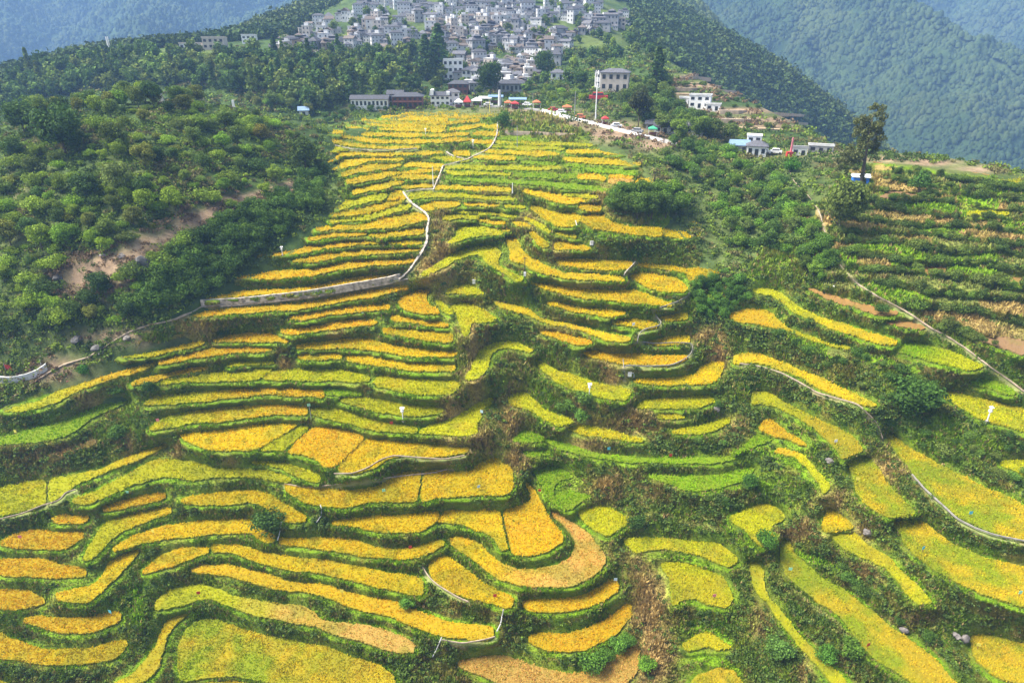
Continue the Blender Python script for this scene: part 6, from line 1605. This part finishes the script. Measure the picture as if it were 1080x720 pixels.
# red flag at the left border
p, t = ground_pt(8, 396); r = empty('red_flag', p)
b = MB(); b.tube([(0, 0, -.4), (0, 0, 3.0)], .06, 6); b.build('pole', M['metal'], r)
V = []; F = []
for i in range(9):
    for j in range(6):
        V.append((.06 + i * .2 - .05 * j, .12 * math.sin(i * 1.1 + j * .5), 1.5 + j * .3 - .035 * i * (1 + .2 * j)))
for i in range(8):
    for j in range(5): a = i * 6 + j; F.append((a, a + 6, a + 7, a + 1))
fm = mesh_np('flag_cloth', np.array(V), [np.array(F)], None, [M['red']], smooth_=True); link('cloth', fm, r)
tag(r, 'red flag behind the whitewashed wall at the left border', 'flag')
# red and pink post on the ridge
p, t = ground_pt(832, 166); r = empty('signal_post', p); H = 21 * t / FPX
b = MB(); b.box((0, 0, H * .14 - .3), (2.0, 1.4, H * .28 + .6)); b.build('base', M['red'], r)
b = MB(); b.box((.4, 0, H * .62), (.6, .5, H * .68), taper=.7); b.build('banner', M['pink'], r)
tag(r, 'red and pink post standing on the ridge near a white hut', 'post')
# blue shed
p, t = ground_pt(906, 195); r = empty('tarpaulin_shed', p, -.25)
b = MB(); b.box((0, 0, .8), (4.2, 3.0, 3.6)); b.build('tarpaulin_walls', M['blue'], r)
b = MB(); hip(b, 4.2, 3.0, 2.62, .6, .3, gable=True); b.build('roof', M['white'], r)
b = MB(); b.box((.8, -1.52, .9), (1.1, .06, 1.9)); b.build('door', M['dark'], r)
tag(r, 'blue tarpaulin shed behind the tall spindly tree', 'shed')
# little white monuments on the knoll
for u, v, h, lab in [(172, 110, 10, 'white stone monument on top of the knoll'), (247, 116, 7, 'smaller white monument right of the first on the knoll'), (34, 97, 5, 'white gravestone in the wood at the left border')]:
    p, t = ground_pt(u, v); H = h * t / FPX; r = empty('monument', p)
    b = MB(); b.box((0, 0, .3), (1.6, 1.2, 1.2)); b.build('plinth', M['stone'], r)
    b = MB(); b.box((0, 0, .9 + H / 2), (.8, .6, H), taper=.8); b.build('stele', M['white'], r)
    tag(r, lab, 'monument')
print('props done', round(time.time() - T_START, 1))
# ---------------------------------------------------------------- camera, daylight, air
cam = bpy.data.cameras.new('camera'); co = bpy.data.objects.new('camera', cam); COL.objects.link(co)
co.location = (0, 0, CZ); co.rotation_euler = (math.radians(90) - PITCH, 0, 0)
cam.sensor_width = 36.0; cam.lens = 36.0 * FPX / 1080.0; cam.clip_start = .5; cam.clip_end = 12000
SC.camera = co
w = bpy.data.worlds.new('World'); SC.world = w; w.use_nodes = True
nt = w.node_tree; bg = nt.nodes['Background']
sky = nt.nodes.new('ShaderNodeTexSky'); sky.sky_type = 'NISHITA'; sky.sun_disc = False
EL, AZ = math.radians(53), math.radians(272)     # high sun beyond the terraces, to the left, through thin cloud
sky.sun_elevation = EL; sky.sun_rotation = AZ; sky.altitude = 1200; sky.air_density = 1.0; sky.dust_density = 4.0; sky.ozone_density = 1.0
hs = nt.nodes.new('ShaderNodeHueSaturation'); hs.inputs['Saturation'].default_value = .40     # veiled sky
nt.links.new(sky.outputs['Color'], hs.inputs['Color']); nt.links.new(hs.outputs['Color'], bg.inputs['Color']); bg.inputs['Strength'].default_value = .10
sd = bpy.data.lights.new('sun', 'SUN'); sd.energy = 5.0; sd.angle = math.radians(28); sd.color = (1, .94, .84)
so = bpy.data.objects.new('sun', sd); COL.objects.link(so)
dirv = Vector((math.sin(AZ) * math.cos(EL), math.cos(AZ) * math.cos(EL), math.sin(EL)))
so.rotation_euler = dirv.to_track_quat('Z', 'Y').to_euler(); so.location = dirv * 500
# mist in the valleys: one even body of air round everything
mb = MB(); mb.box((0, 1750, 300), (7200, 4200, 1100))
hm = bpy.data.materials.new('valley_haze'); hm.use_nodes = True
hn = hm.node_tree; hn.nodes.clear(); out = hn.nodes.new('ShaderNodeOutputMaterial'); pv = hn.nodes.new('ShaderNodeVolumePrincipled')
pv.inputs['Color'].default_value = (.32, .55, 1.0, 1); pv.inputs['Density'].default_value = .00023; pv.inputs['Anisotropy'].default_value = .1
hn.links.new(pv.outputs['Volume'], out.inputs['Volume'])
hz = mb.build('haze', hm); tag(hz, kind='stuff')
SC.view_settings.view_transform = 'Standard'; SC.view_settings.look = 'None'; SC.view_settings.gamma = 1; SC.view_settings.exposure = 1.38; SC.view_settings.use_curve_mapping = False
SC.render.engine = 'CYCLES'
cy = SC.cycles; cy.max_bounces = 5; cy.diffuse_bounces = 3; cy.glossy_bounces = 1; cy.transmission_bounces = 3; cy.volume_bounces = 1; cy.transparent_max_bounces = 4
cy.use_denoising = True; cy.sample_clamp_indirect = 4
print('scene built', round(time.time() - T_START, 1))
